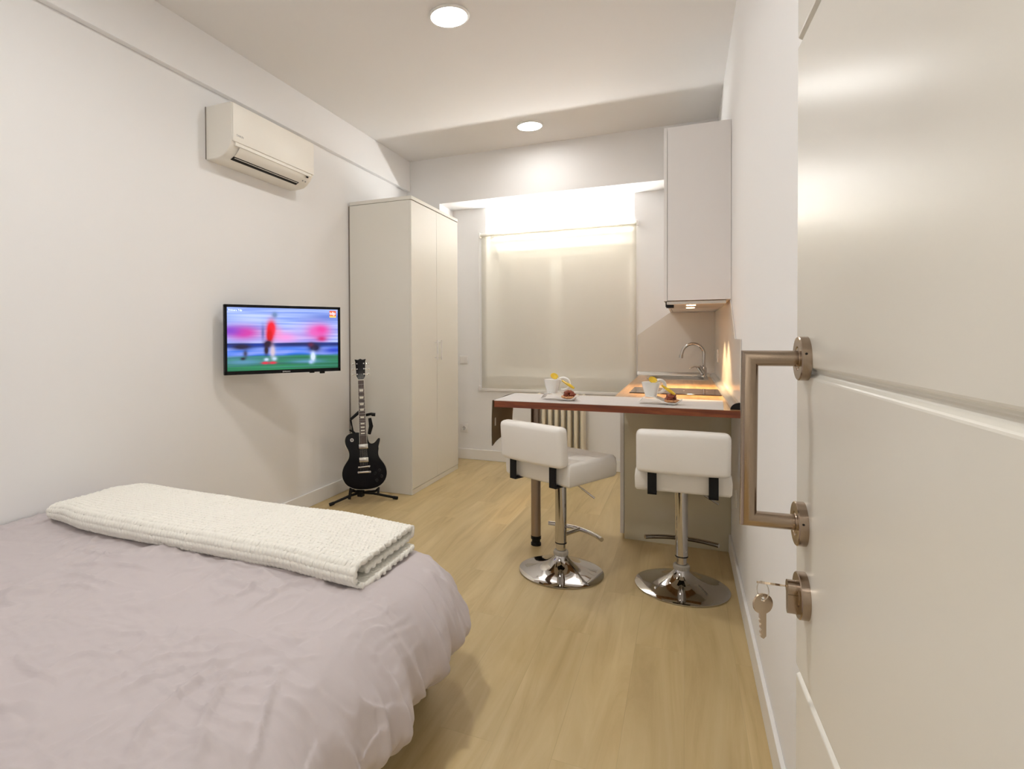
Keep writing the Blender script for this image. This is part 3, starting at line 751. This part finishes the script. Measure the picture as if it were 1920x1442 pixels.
# ------------------------------------------------------------------ bar stools
def make_stool(label):
    t = thing('bar_stool', label, 'bar stool', (0, 0, 0), group='white bar stools at the counter')
    bm = B(); pf = [(0, 0), (.216, 0), (.220, .003), (.2195, .007), (.212, .010), (.180, .0165), (.150, .023), (.120, .031), (.093, .041), (.070, .053), (.052, .067), (.040, .080), (.034, .092), (0, .092)]
    lathe(bm, pf, 96); obj('base', bm, 'chrome', t, 50)
    bm = B(); lathe(bm, [(.026, .093), (.037, .093), (.038, .112), (.033, .117), (.026, .117)], 48)
    for k in range(32):
        a = 2 * PI * k / 32; cyl(bm, (.0375 * math.cos(a), .0375 * math.sin(a), .095), (.0375 * math.cos(a), .0375 * math.sin(a), .109), .0018, 6)
    M.setdefault('clear', mat('clear_plastic_ring', (.75, .70, .62), .2, trans=.5)); obj('collar', bm, 'clear', t, 40)
    bm = B(); lathe(bm, [(.0245, .1), (.0245, .19)], 40); obj('inner_pole', bm, 'chrome', t, 40)
    bm = B(); lathe(bm, [(.0245, .158), (.0295, .158), (.0295, .514), (.0, .514)], 48); obj('outer_pole', bm, 'chrome', t, 40)
    bm = B(); lathe(bm, [(.0288, .154), (.0302, .154), (.0302, .160), (.0288, .160)], 48); obj('pole_ring', bm, 'blackp', t, 40)
    # footrest: a bowed bar on the front side of the pole
    bm = B(); pts = [(-.175 + .35 * k / 16, .112 + .05 * (1 - (2 * k / 16 - 1) ** 2), .192) for k in range(17)]
    tube(bm, pts, .0115, 16); tube(bm, [(0, .02, .192), (0, .16, .192)], .012, 12); obj('footrest', bm, 'chrome', t, 50)
    # lever
    bm = B(); tube(bm, [(.02, .0, .512), (.055, .02, .492), (.150, .055, .428)], .0036, 8); tube(bm, [(.105, .038, .458), (.168, .062, .415)], .0052, 10); obj('lever', bm, 'chrome', t, 50)
    # seat plate
    bm = B(); box(bm, -.09, .09, -.09, .09, .505, .517, .003); obj('seat_plate', bm, 'blackp', t)
    # cushioned seat with tufted grooves
    sx, sy = .205, .195; z0, z1 = .517, .630
    bm = B()
    def seat(u, v):
        x = (2 * u - 1); y = (2 * v - 1)
        g = 0
        for k in (-.34, .34): g += math.exp(-((x - k) / .035) ** 2) + math.exp(-((y - k) / .035) ** 2)
        return g
    n = 48
    def shell(u, v):
        # u around 0..1 over the cross section is avoided: simple top cap
        x = -sx + 2 * sx * u; y = -sy + 2 * sy * v
        ex = 1 - abs(2 * u - 1); ey = 1 - abs(2 * v - 1)
        e = min(ex * sx, ey * sy); r = .017
        drop = 0 if e > r else r - math.sqrt(max(0, r * r - (r - e) ** 2))
        return Vector((x, y, z1 - drop * .95 - .007 * min(1, seat(u, v)) * min(1, e / .03)))
    V = gridface(bm, shell, n, n)
    edge = [V[i][0] for i in range(n + 1)] + [V[n][j] for j in range(1, n + 1)] + [V[i][n] for i in range(n - 1, -1, -1)] + [V[0][j] for j in range(n - 1, 0, -1)]
    prev = edge
    for (ins, z) in ((-.004, z1 - .05), (-.002, z0 + .012), (.006, z0)):
        cur = []
        for v in edge:
            x, y = v.co.x, v.co.y; cur.append(bm.verts.new((x * (1 - ins / sx), y * (1 - ins / sy), z)))
        for k in range(len(edge)): bm.faces.new((prev[k], prev[(k + 1) % len(edge)], cur[(k + 1) % len(edge)], cur[k]))
        prev = cur
    bm.faces.new(prev); 
    obj('seat', bm, 'leather', t, 60)
    # back cushion, slightly bowed, wider than tall
    bm = B()
    vs = box(bm, -.200, .200, -.036, .036, -.099, .099, .024, 5)
    bmesh.ops.subdivide_edges(bm, edges=[e for e in bm.edges if abs((e.verts[0].co - e.verts[1].co).x) > .1], cuts=12, use_grid_fill=True)
    bmesh.ops.subdivide_edges(bm, edges=[e for e in bm.edges if abs((e.verts[0].co - e.verts[1].co).z) > .08], cuts=5, use_grid_fill=True)
    for v in bm.verts:
        x, y, z = v.co
        v.co.y += -.016 * (1 - (x / .198) ** 2) + (.004 * math.cos(x / .198 * PI / 2) * math.cos(z / .094 * PI / 2)) * (1 if y > 0 else -1)
        v.co.z += .006 * (1 - (x / .198) ** 2) * (1 if z > 0 else 0)
    tl = Matrix.Translation((0, -.222, .713)) @ Matrix.Rotation(math.radians(4), 4, 'X')
    for v in bm.verts: v.co = tl @ v.co
    obj('backrest', bm, 'leather', t, 60)
    for s in (-1, 1):
        x = s * .130
        bm = B(); box(bm, x - .020, x + .020, -.232, -.224, .512, .66, .001); box(bm, x - .020, x + .020, -.232, -.06, .509, .5165, .001)
        obj('back_bracket', bm, 'blackp', t)
    return t
def copy_tree(o, parent=None):
    c = o.copy(); COL.objects.link(c)
    if parent: c.parent = parent
    for ch in list(o.children): copy_tree(ch, c)
    return c
st = make_stool('white bar stool on the left, turned sideways, with the counter leg behind it')
st.location = (-.600, 3.04, 0); st.rotation_euler.z = math.radians(-27)
st2 = copy_tree(st); st2.location = (-.012, 3.085, 0); st2.rotation_euler.z = math.radians(1)
st2['label'] = 'white bar stool on the right, seen straight from behind, next to the right wall'

# ------------------------------------------------------------------ runner on the bar
rn = thing('table_runner', 'light grey runner along the bar counter, brown backed end hanging down', 'table runner', (0, 0, TZ))
bm = B()
prism(bm, [(.17, 3.004, .0), (.19, 3.428, .0), (-.958, 3.432, .0), (-.958, 3.003, .0)], (0, 0, .003))
obj('cloth', bm, 'runner', rn)
def hang(u, v, o_):
    # u across depth (0 near .. 1 far), v down
    x = -.958 - .004 + o_ - .012 * math.sin(v * 2.6) + .006 * math.sin(u * 7 + v * 3)
    y = 2.995 + .435 * u + .02 * v * (.5 - u)
    z = .003 - (.255 - .055 * u) * v
    return Vector((x, y, z))
bm = B(); V1 = gridface(bm, lambda u, v: hang(u, v, 0), 12, 14, 0)
V2 = gridface(bm, lambda u, v: hang(u, v, -.003), 12, 14, 1)
obj('hanging_end', bm, ['burlap', 'runner'], rn, 60, label='brown reverse side of the runner hanging off the counter end')
bm = B(); q = hang(.12, .52, .0015); box(bm, q.x - .001, q.x + .0012, q.y, q.y + .018, q.z - .02, q.z + .025); obj('label_tag', bm, 'tag', rn)

# ------------------------------------------------------------------ cups, wave saucers, spoons, sweets
def wave_saucer(label):
    t = thing('wave_saucer', label, 'saucer', (0, 0, 0), group='wavy white saucers')
    bm = B(); nu_, nv_ = 40, 14; L_, Wd = .205, .10
    def top(u, v):
        x = -L_ / 2 + L_ * u; w = Wd * (.55 + .45 * math.sin(PI * min(1, max(0, u * 1.02)))) * (1 if .02 < u < .98 else .9)
        y = (v - .5) * w
        z = .017 - .017 * math.cos((u - .30) * 2 * PI * .95 + PI) * (1 - .0 * u)
        z = .0205 + .0190 * math.cos((u - .27) * 2 * PI * .92)
        z += .006 * (abs(v - .5) * 2) ** 2 * sstep(.45, .8, u) + .010 * sstep(.85, 1, u) - .014 * sstep(.12, 0, u)
        return Vector((x, y, z))
    T = gridface(bm, lambda u, v: top(u, v) + Vector((0, 0, .0035)), nu_, nv_); Bt = gridface(bm, top, nu_, nv_)
    for i in range(nu_):
        for (a, b) in ((0, 0), (nv_, nv_)): bm.faces.new((T[i][a], T[i + 1][a], Bt[i + 1][a], Bt[i][a]))
    for j in range(nv_):
        for a in (0, nu_): bm.faces.new((T[a][j], T[a][j + 1], Bt[a][j + 1], Bt[a][j]))
    obj('plate', bm, 'ceramic', t, 60)
    bm = B()
    lathe(bm, [(.014, 0), (.017, 0), (.017, .012), (.014, .012)], 24, (.055, 0, 0)); obj('foot_ring', bm, 'ceramic', t, 40)
    return t
def cup(label):
    t = thing('coffee_cup', label, 'cup', (0, 0, 0), group='white cups on the wavy saucers')
    bm = B(); lathe(bm, [(0, .004), (.022, .004), (.022, 0), (.026, 0), (.028, .006), (.038, .042), (.0465, .075), (.047, .077), (.044, .076), (.035, .04), (.025, .009), (0, .007)], 48)
    obj('bowl', bm, 'ceramic', t, 50)
    # ear handle: a broad ring rising from the rim
    bm = B(); pts = []; rs = []
    for k in range(21):
        a = -PI * .62 + PI * 1.3 * k / 20
        pts.append((.058 + .035 * math.cos(a), .012, .053 + .033 * math.sin(a))); rs.append(.0068)
    tube(bm, pts, rs, 12)
    for v in bm.verts: v.co.y = .012 + (v.co.y - .012) * 1.8
    obj('handle', bm, 'ceramic', t, 60)
    return t
def spoon(label):
    t = thing('acrylic_spoon', label, 'spoon', (0, 0, 0), group='yellow acrylic spoons')
    bm = B()
    def bowl(u, v):
        a = 2 * PI * u; r = v
        return Vector((-.015 * 1.5 * r * math.cos(a), .018 * r * math.sin(a), .006 * (r * r) - .006))
    gridface(bm, bowl, 28, 8, closeu=True)
    V = [v for v in bm.verts]
    bmesh.ops.remove_doubles(bm, verts=bm.verts, dist=1e-5)
    o = obj('bowl', bm, 'yellow', t, 60); so = o.modifiers.new('s', 'SOLIDIFY'); so.thickness = .0025
    bm = B(); tube(bm, [(.018, 0, -.0005), (.040, 0, .003), (.060, 0, .002)], .0022, 8, mi=0); obj('neck', bm, 'nickel', t, 50)
    bm = B(); pts = [(.050 + .078 * k / 10, 0, .002 - .0005 * k) for k in range(11)]
    tube(bm, pts, [.0042 + .0034 * math.sin(PI * (k / 10) ** 1.4) + .0012 * (k / 10) for k in range(11)], 12); obj('handle', bm, 'yellow', t, 50)
    return t
def nuts(label, seed):
    t = thing('nut_cluster', label, 'sweet', (0, 0, 0), group='caramel nut sweets')
    random.seed(seed)
    bm = B()
    for k in range(26):
        a = random.random() * 2 * PI; h = random.random(); r = .024 * math.sqrt(1 - h * .8) * random.random() ** .5
        p = Vector((r * math.cos(a), r * math.sin(a) * .85, .010 + h * .022))
        mx = Matrix.Translation(p) @ Matrix.Rotation(random.random() * 6, 4, 'Z') @ Matrix.Rotation(random.random() * 3, 4, 'X') @ Matrix.Diagonal((1.5, 1, .9, 1))
        bmesh.ops.create_icosphere(bm, subdivisions=2, radius=.0068 + random.random() * .002, matrix=mx)
    for v in bm.verts: v.co *= 1.3
    obj('nuts', bm, 'nut', t, 60)
    bm = B()
    for k in range(13):
        a = -PI + PI * k / 12 + random.random() * .2
        p = Vector((.026 * math.cos(a), .022 * math.sin(a), .006 + random.random() * .004))
        mx = Matrix.Translation(p) @ Matrix.Rotation(random.random() * 6, 4, 'Z') @ Matrix.Diagonal((1.4, 1, .8, 1))
        bmesh.ops.create_icosphere(bm, subdivisions=2, radius=.0062, matrix=mx)
    for v in bm.verts: v.co *= 1.3
    obj('pale_nuts', bm, 'nut2', t, 60)
    return t
sa = wave_saucer('wavy white saucer left of the counter middle, under the left cup')
ca = cup('small white cup with a loop handle on the left saucer')
pa = spoon('yellow acrylic spoon resting across the left cup')
na = nuts('reddish nut cluster on the right tip of the left saucer', 5)
SZ_ = TZ + .003
import_z = .0
setA = (-.622, 3.135, math.radians(-12)); setB = (-.112, 3.135, math.radians(-6))
def place(s, tz, T, dx=0, dy=0, dz=0, rz=0):
    x, y, a = T; s.location = (x + dx * math.cos(a) - dy * math.sin(a), y + dx * math.sin(a) + dy * math.cos(a), SZ_ + dz); s.rotation_euler = (tz, 0, a + rz)
def spoon_pose(s, T, dx, dy, dz, rz):
    place(s, 0, T, dx, dy, dz, rz); s.rotation_euler = (.95, math.radians(28), T[2] + rz)
cupdz = .0345
place(sa, 0, setA); place(ca, 0, setA, -.045, 0, cupdz, math.radians(20)); place(na, 0, setA, .053, -.003, .0085)
spoon_pose(pa, setA, -.030, -.006, cupdz + .096, 0)
sb = copy_tree(sa); cb = copy_tree(ca); pb = copy_tree(pa); nb = copy_tree(na)
place(sb, 0, setB); place(cb, 0, setB, -.045, 0, cupdz, math.radians(45)); place(nb, 0, setB, .053, -.003, .0085, .8)
spoon_pose(pb, setB, -.034, -.006, cupdz + .088, math.radians(-8)); pb.rotation_euler[1] = math.radians(32)
sb['label'] = 'wavy white saucer in front of the cooktop, under the right cup'
cb['label'] = 'small white cup with a loop handle on the right saucer'
pb['label'] = 'yellow acrylic spoon resting across the right cup'
nb['label'] = 'reddish nut cluster on the right tip of the right saucer'

# ------------------------------------------------------------------ guitar
gt = thing('electric_guitar', 'black single-cutaway electric guitar standing upright before the wardrobe', 'guitar', (-2.188, 3.70, .112))
# local: x to the right, z up along the strings, -y faces the viewer; origin at the lower rim of the body
gt.rotation_euler = (math.radians(-9), math.radians(-2.5), math.radians(27))
GS = .925
half = [(0, 0), (.05, .002), (.10, .016), (.14, .048), (.163, .095), (.166, .14), (.155, .185), (.132, .222), (.112, .252), (.106, .285), (.113, .32), (.128, .35), (.137, .385), (.134, .42), (.115, .447), (.08, .460), (.04, .463)]
left = [(-x, z) for x, z in half]
rightc = [(x, z) for x, z in half[:11]] + [(.110, .335), (.118, .362), (.124, .385), (.125, .402), (.118, .408), (.106, .402), (.094, .384), (.075, .366), (.052, .364), (.038, .385), (.032, .42)]
def smooth_closed(P, it=2):
    for _ in range(it):
        Q = []
        for i in range(len(P)):
            a, b = P[i], P[(i + 1) % len(P)]
            Q += [(a[0] * .75 + b[0] * .25, a[1] * .75 + b[1] * .25), (a[0] * .25 + b[0] * .75, a[1] * .25 + b[1] * .75)]
        P = Q
    return P
outline = smooth_closed(rightc + [(.028, .45)] + left[::-1][:-1], 2)
outline = [(x * GS * 1.10, z * GS) for x, z in outline]
bm = B()
prism(bm, [(x, -.022, z) for x, z in outline], (0, .045, 0))
o = obj('body', bm, 'blackg', gt, 40); bv = o.modifiers.new('b', 'BEVEL'); bv.width = .004; bv.segments = 3; bv.angle_limit = math.radians(60)
bm = B()
cx_, cz_ = 0, .22
tube(bm, [(x * .998, -.0215, z * .998 + .0003) for x, z in outline[::2]], .0010, 6, closed=True); obj('binding', bm, 'ivory', gt, 60)
bm = B(); z1g = .395 * GS; zn = .885 * GS
prism(bm, [(-.0275, -.030, z1g - .04), (.0275, -.030, z1g - .04), (.0215, -.030, zn), (-.0215, -.030, zn)], (0, .006, 0)); fb = obj('fretboard', bm, 'rosewood', gt)
bm = B()
prism(bm, [(-.0265, -.024, z1g + .02), (.0265, -.024, z1g + .02), (.0205, -.024, zn + .01), (-.0205, -.024, zn + .01)], (0, .020, 0)); obj('neck', bm, 'blackg', gt)
for s in (-1, 1):
    bm = B(); prism(bm, [(s * .0275, -.0305, z1g - .04), (s * .0292, -.0305, z1g - .04), (s * .0232, -.0305, zn), (s * .0215, -.0305, zn)], (0, .006, 0)); obj('neck_binding', bm, 'ivory', fb)
bm = B(); box(bm, -.0225, .0225, -.032, -.024, zn - .001, zn + .005); obj('nut', bm, 'ivory', fb)
scale_ = .628 * GS
fr = []
for k in range(1, 23):
    z = zn - scale_ * (1 - 2 ** (-k / 12)); fr.append(z)
    if z < z1g - .035: break
    w = .0215 + (.006) * (zn - z) / (zn - z1g + .04)
    bm = B(); box(bm, -w, w, -.0309, -.0298, z - .0004, z + .0004); obj('fret', bm, 'nickel', fb)
for k in (3, 5, 7, 9, 12, 15, 17, 19, 21):
    a = zn - scale_ * (1 - 2 ** (-(k - 1) / 12)); b_ = zn - scale_ * (1 - 2 ** (-k / 12)); c_ = (a + b_) / 2; h = (a - b_) * .32
    if b_ < z1g - .035: break
    bm = B(); prism(bm, [(-.0135, -.0306, c_ - h), (.0135, -.0306, c_ - h), (.016, -.0306, c_ + h), (-.016, -.0306, c_ + h)], (0, .0007, 0)); obj('inlay', bm, 'ivory', fb)
bm = B()
hs = [(-.0205, 0), (-.036, .032), (-.041, .15), (-.047, .172), (-.020, .166), (0, .175), (.020, .166), (.047, .172), (.041, .15), (.036, .032), (.0205, 0)]
prism(bm, [(x * GS, -.022, zn + .004 + z * GS) for x, z in hs], (0, .015, 0)); hd_ = obj('headstock', bm, 'blackg', gt)
for s in (-1, 1):
    for k in range(3):
        z = zn + (.050 + .044 * k) * GS; bm = B()
        cyl(bm, (s * .026, -.030, z), (s * .026, -.020, z), .0045, 12); cyl(bm, (s * .036, -.014, z), (s * .056, -.014, z), .0025, 8)
        bmesh.ops.create_uvsphere(bm, u_segments=14, v_segments=8, radius=.0085, matrix=Matrix.Translation((s * .060, -.014, z)) @ Matrix.Diagonal((1, .6, 1, 1)))
        obj('tuning_peg', bm, 'nickel', hd_, 60)
for z in (.345 * GS, .238 * GS):
    bm = B(); box(bm, -.040, .040, -.027, -.020, z - .022, z + .022, .002); rg_ = obj('pickup_ring', bm, 'blackg', gt, 40)
    bm = B(); box(bm, -.034, .034, -.033, -.022, z - .017, z + .017, .002); pk_ = obj('pickup', bm, 'nickel', gt, 40)
    for k in range(6):
        bm = B(); cyl(bm, (-.025 + .010 * k, -.0338, z - .007), (-.025 + .010 * k, -.032, z - .007), .0022, 8); obj('pole_screw', bm, 'logo', pk_)
bm = B(); tube(bm, [(-.045, -.030, .182 * GS - .003), (.045, -.030, .182 * GS + .003)], .0062, 12)
for s in (-1, 1): cyl(bm, (s * .038, -.038, .182 * GS), (s * .038, -.020, .182 * GS), .0055, 12)
obj('bridge', bm, 'nickel', gt, 50)
bm = B(); box(bm, -.050, .050, -.036, -.024, .140 * GS - .007, .140 * GS + .007, .004, 3)
for s in (-1, 1): cyl(bm, (s * .043, -.036, .140 * GS), (s * .043, -.020, .140 * GS), .007, 12)
obj('tailpiece', bm, 'nickel', gt, 50)
for k in range(6):
    bm = B(); x0, x1 = -.0255 + .0102 * k, -.0175 + .007 * k
    tube(bm, [(x0, -.036, .145 * GS), (x0, -.0375, .182 * GS), (x1, -.033, zn), (x1 * 1.2, -.026, zn + .05)], .00045, 5); obj('string', bm, 'nickel', gt)
for (x, z) in ((.085, .125), (.122, .148), (.098, .070), (.137, .10)):
    bm = B(); lathe(bm, [(.0, -.036), (.009, -.036), (.0125, -.022), (0, -.022)], 20, axis='Y')
    for v in bm.verts: v.co.x += x * GS; v.co.z += z * GS
    obj('control_knob', bm, 'blackp', gt, 40)
bm = B(); cyl(bm, (-.085, -.030, .40 * GS), (-.085, -.02, .40 * GS), .003, 8); lathe(bm, [(.008, -.0228), (.013, -.0228), (.013, -.0222), (.008, -.0222)], 20, (0, 0, 0), axis='Y')
for v in bm.verts:
    if abs(v.co.z) < .02 and abs(v.co.x) < .02: v.co.x -= .085; v.co.z += .40 * GS
obj('toggle_switch', bm, 'nickel', gt, 40)
bm = B(); pg = smooth_closed([(.037, .215), (.082, .235), (.098, .262), (.090, .30), (.045, .36), (.037, .36)], 1)
prism(bm, [(x * GS, -.028, z * GS) for x, z in pg], (0, .002, 0)); obj('pickguard', bm, 'blackg', gt, 40)

# stand
gs = thing('guitar_stand', 'black folding tripod guitar stand carrying the guitar', 'guitar stand', (-2.235, 3.78, 0))
def gl(x, y, z): return (x + 2.235, y - 3.78, z)
hub = gl(-2.245, 3.73, .075)
for p in ((-2.405, 3.565, .012), (-2.035, 3.905, .012), (-2.46, 3.93, .012)):
    q = gl(*p); bm = B(); mid = Vector(hub).lerp(Vector(q), .35); mid.z += .008
    tube(bm, [hub, mid, q], .0095, 12); lg = obj('leg', bm, 'blackp', gs, 50)
    bm = B(); d_ = (Vector(q) - Vector(hub)).normalized(); tube(bm, [Vector(q) - d_ * .025, Vector(q) + d_ * .012], .0125, 12); obj('rubber_foot', bm, 'blackp', lg, 50)
bm = B(); tube(bm, [hub, gl(-2.275, 3.82, .35), gl(-2.30, 3.875, .66)], .0105, 12); obj('post', bm, 'blackp', gs, 50)
bm = B(); box(bm, hub[0] - .022, hub[0] + .022, hub[1] - .022, hub[1] + .022, .045, .11, .006); obj('hub', bm, 'blackp', gs)
# cradle
ca_, sa_ = math.cos(math.radians(27)), math.sin(math.radians(27))
def gp(x, y, z): return gl(-2.190 + x * ca_ - y * sa_, 3.70 + x * sa_ + y * ca_, z)
for s in (-1, 1):
    bm = B(); x = s * .088
    tube(bm, [hub, gp(x * .9, .03, .090), gp(x * 1.12, .03, .108), gp(x * 1.12, -.045, .085 if s > 0 else .11)], .009, 12)
    if s < 0: tube(bm, [gp(x * 1.15, .02, .16), gp(x * 1.35, .0, .04)], .011, 10)
    obj('cradle_arm', bm, 'blackp', gs, 50)
# neck yoke with its swinging catch
bm = B()
tube(bm, [gp(.0, .105, .655), gp(.045, .075, .668), gp(.060, .03, .67)], .0105, 12); tube(bm, [gp(.050, .03, .67), gp(.078, .03, .668)], .013, 12)
tube(bm, [gp(.0, .105, .655), gp(-.045, .08, .685), gp(-.11, .05, .63)], [.012, .013, .010], 12); obj('neck_yoke', bm, 'blackp', gs, 50)
bm = B(); tube(bm, [gp(-.11, .05, .63), gp(-.098, .05, .575), gp(-.095, .045, .54), gp(-.072, .04, .525)], [.008, .005, .010, .006], 10)
tube(bm, [gp(-.118, .05, .553), gp(-.10, .05, .54)], .006, 8); obj('yoke_catch', bm, 'blackp', gs, 50)
bm = B(); tube(bm, [gp(.035, .05, .64), gp(.045, .04, .58), gp(.030, .05, .52)], [.012, .016, .012], 12); obj('yoke_pad', bm, 'blackp', gs, 50)

# ------------------------------------------------------------------ bed
BXR, BYF, BZ = -.728, 1.975, .50     # plan of the mattress: right side, foot end, duvet top
bed = thing('bed', 'bed against the left wall under the lilac duvet', 'bed', (-1.64, .75, 0))
bxl = XL + .03
bm = B(); box(bm, bxl + 1.64, BXR - .26 + 1.64, -.05 - .75, BYF - .26 - .75, .12, .22, .01); obj('frame', bm, 'blackp', bed)
bm = B(); box(bm, bxl + 1.64, BXR - .13 + 1.64, -.05 - .75, BYF - .13 - .75, .22, .43, .04, 4); obj('mattress', bm, 'mattress', bed, 50)
for (x, y) in ((bxl + .08, .05), (BXR - .75, .05), (bxl + .08, BYF - .75), (BXR - .75, BYF - .75)):
    bm = B(); cyl(bm, (x + 1.64, y - .75, 0), (x + 1.64, y - .75, .13), .022, 14); obj('leg', bm, 'blackp', bed, 40)  # legs coloured black to stand in for the shade under the hem
# duvet: flat top that rolls over the edge and falls in folds
INS = .13            # inset of the roll-over line
cxr, cyf, cr = BXR - INS, BYF - INS, .13
def duvet_pt(px, py):
    """flat cloth coordinates -> world"""
    # closest point on the rounded top region (a quarter-plane with rounded corner)
    ox, oy = px - (cxr - cr), py - (cyf - cr)
    if ox > 0 and oy > 0:
        L_ = math.hypot(ox, oy); d = L_ - cr; n = Vector((ox / L_, oy / L_)); base = Vector((cxr - cr, cyf - cr)) + n * min(cr, L_); per = math.atan2(oy, ox) * .35 + 5
        if d <= 0: base = Vector((px, py))
    elif ox > oy: d = ox - cr; n = Vector((1, 0)); base = Vector((min(px, cxr), py)); per = py - (cyf - cr) + 5
    else: d = oy - cr; n = Vector((0, 1)); base = Vector((px, min(py, cyf))); per = 5 + .55 + (cxr - cr) - px
    # gentle pillow relief and quilting lines on the top
    z = BZ + .010 * nz(px * 1.8, py * 1.8, 2) + .005 * nz(px * 4.5, py * 4.5, 5)
    z -= .0040 * (1 - abs(math.sin((px * .95 + py * .40) * 8.5))) ** 4
    z -= .0035 * (1 - abs(math.sin((py * .95 - px * .30) * 6.5))) ** 5
    for (fx, fy, am, sd, sh) in ((9, 3.5, .0095, 12, 7), (4, 11, .0085, 31, 7), (13, 8, .0055, 47, 6), (6, 21, .0045, 63, 6), (24, 10, .0030, 71, 5), (11, 27, .0028, 83, 5)):
        wx = .06 * nz(px * 3, py * 3, sd + 1); fz = abs(nz((px + wx) * fx, (py - wx) * fy, sd)); ar = sstep(.0, .35, nz(px * 2.6, py * 2.6, sd + 5))
        z += 1.45 * am * max(0, 1 - fz * sh) * ar
    if d <= 0:
        k = sstep(-.30, 0, d); return Vector((base.x, base.y, z - .018 * k))
    r = .15
    if d < r * PI / 2:
        a = d / r; out = r * math.sin(a); dz = r * (1 - math.cos(a))
    else:
        out = r + .012 * math.sin((d - r * PI / 2) * 8); dz = r + (d - r * PI / 2)
    f = sstep(.04, .35, d)
    fold = (math.sin(per * 17 + 2.5 * nz(per * 2.2, d, 3)) * .5 + nz(per * 9, d * 2, 6)) * .030 * f + (1 - min(1, abs(nz(per * 7, d * 1.2 + per, 16)) * 7)) * .022 * f + (1 - min(1, abs(nz(per * 15, d * 3 - per * 2, 26)) * 6)) * .004 * sstep(0, .15, d)
    out += fold + .030 * sstep(.12, .30, d) - .13 * sstep(.31, .46, d)
    cor = 1 if (ox > 0 and oy > 0) else 0
    zz = z - .018 - dz + .012 * f * nz(per * 6, d * 4, 2)
    return Vector((base.x + n.x * out, base.y + n.y * out, zz))
NUd, NVd = 330, 340
x_0, x_1, y_0, y_1 = XL + .012, cxr + .43, -.10, cyf + .41
bm = B()
gridface(bm, lambda u, v: duvet_pt(x_0 + (x_1 - x_0) * u, y_0 + (y_1 - y_0) * v), NUd, NVd)
# round off the cloth corner so that it does not hang lower than the hem
dv = obj('duvet', bm, 'duvet', None, 180)
so = dv.modifiers.new('s', 'SOLIDIFY'); so.thickness = .008; so.offset = -1
tag(dv, 'lilac grey cotton duvet with soft creases spread over the bed', 'duvet')

# folded throw: a letter-folded sheet swept along x
FL, FW = 1.50, .345
def path(v):
    """cross section of the three-layer fold, v in 0..1 -> (across, up)"""
    w = FW; r1, r2 = .033, .016
    segs = [w, PI * r1, w * 1.0, PI * r2, w * .92]; tot = sum(segs); s = v * tot
    if s < segs[0]: return (w - s, .0)
    s -= segs[0]
    if s < segs[1]: a = s / r1; return (-r1 * math.sin(a), r1 - r1 * math.cos(a))
    s -= segs[1]
    if s < segs[2]: return (s, 2 * r1)
    s -= segs[2]
    if s < segs[3]: a = s / r2; return (w + r2 * math.sin(a), 2 * r1 - r2 + r2 * math.cos(a))
    s -= segs[3]; return (w - s, 2 * r1 - 2 * r2)
def throw(u, v):
    a, h = path(v)
    e = 1 - abs(2 * u - 1)
    x = -2.40 + FL * u
    sk_ = .012 * nz(u * 4, a * 6, 3)
    lift = 1 - .30 * sstep(.10, 0, u) 
    zb = duvet_pt(max(x, XL + .02), 1.50 + a).z
    zb = BZ - .007 + .006 * nz(x * 2, a * 2, 2) - .013 * sstep(-1.25, -.88, x)
    h2 = h * (.96 + .06 * nz(u * 5, a * 5, 9)) * lift
    xx = x + (.012 * nz(a * 6, h * 20, 5)) * sstep(.5, 0, e) + (.014 if h < .01 else 0.) * sstep(.9, 1, u)
    yy = 1.500 + a * (1 - .16 * sstep(.16, 0, u)) + .004 * math.sin(u * 17) + .035 * sstep(.18, 0, u)
    zz = zb + .018 + h2 + .003 * nz(u * 9, a * 9, 1)
    row = math.sin(v * PI * 58) ** 2
    rib = .0048 * row ** .7 * (.62 + .38 * math.cos(u * 2 * PI * 98 + 3 * math.floor(v * 58))) + .0018 * nz(u * 170, v * 120, 4)
    # push along the fold's outward direction
    pa = path(max(0, v - .002)); pb = path(min(1, v + .002)); tx, tz = pb[0] - pa[0], pb[1] - pa[1]; L_ = math.hypot(tx, tz) or 1
    return Vector((xx, yy - rib * -tz / L_ * -1, zz + rib * tx / L_ * (1 if v < 10 else 1)))
bm = B(); gridface(bm, throw, 460, 330)
bl = obj('throw_blanket', bm, 'fleece', None, 180)
so = bl.modifiers.new('s', 'SOLIDIFY'); so.thickness = .017; so.offset = 0
tag(bl, 'folded cream fleece throw lying across the foot of the bed', 'blanket')

# ------------------------------------------------------------------ world, camera, colour
w = bpy.data.worlds.new('night'); SC.world = w; w.use_nodes = True
w.node_tree.nodes['Background'].inputs['Color'].default_value = (.02, .025, .04, 1)
w.node_tree.nodes['Background'].inputs['Strength'].default_value = .3

cam = bpy.data.cameras.new('camera'); co = bpy.data.objects.new('camera', cam); COL.objects.link(co)
Rm = [[0.9155685494912679, 0.40213366177275944, -0.004769617561989263], [0.0006037306459201995, -0.013234295660758826, -0.9999122406129803], [-0.40216149329810646, 0.9154853201922986, -0.012359685297027861]]
r_, d_, f_ = [Vector(v) for v in Rm]
co.matrix_world = Matrix.Translation((0, 0, 1.25)) @ Matrix((r_, -d_, -f_)).transposed().to_4x4()
cam.sensor_fit = 'HORIZONTAL'; cam.sensor_width = 36; cam.lens = 1070.82 * 36 / 1920
cam.shift_x = (960 - 812.62) / 1920; cam.shift_y = -(721 - 645.62) / 1920
cam.clip_start = .02
SC.camera = co
vs_ = SC.view_settings
vs_.view_transform = 'Standard'; vs_.look = 'None'; vs_.gamma = 1; vs_.use_curve_mapping = False
vs_.exposure = 0.52
SC.cycles.max_bounces = 12; SC.cycles.diffuse_bounces = 6
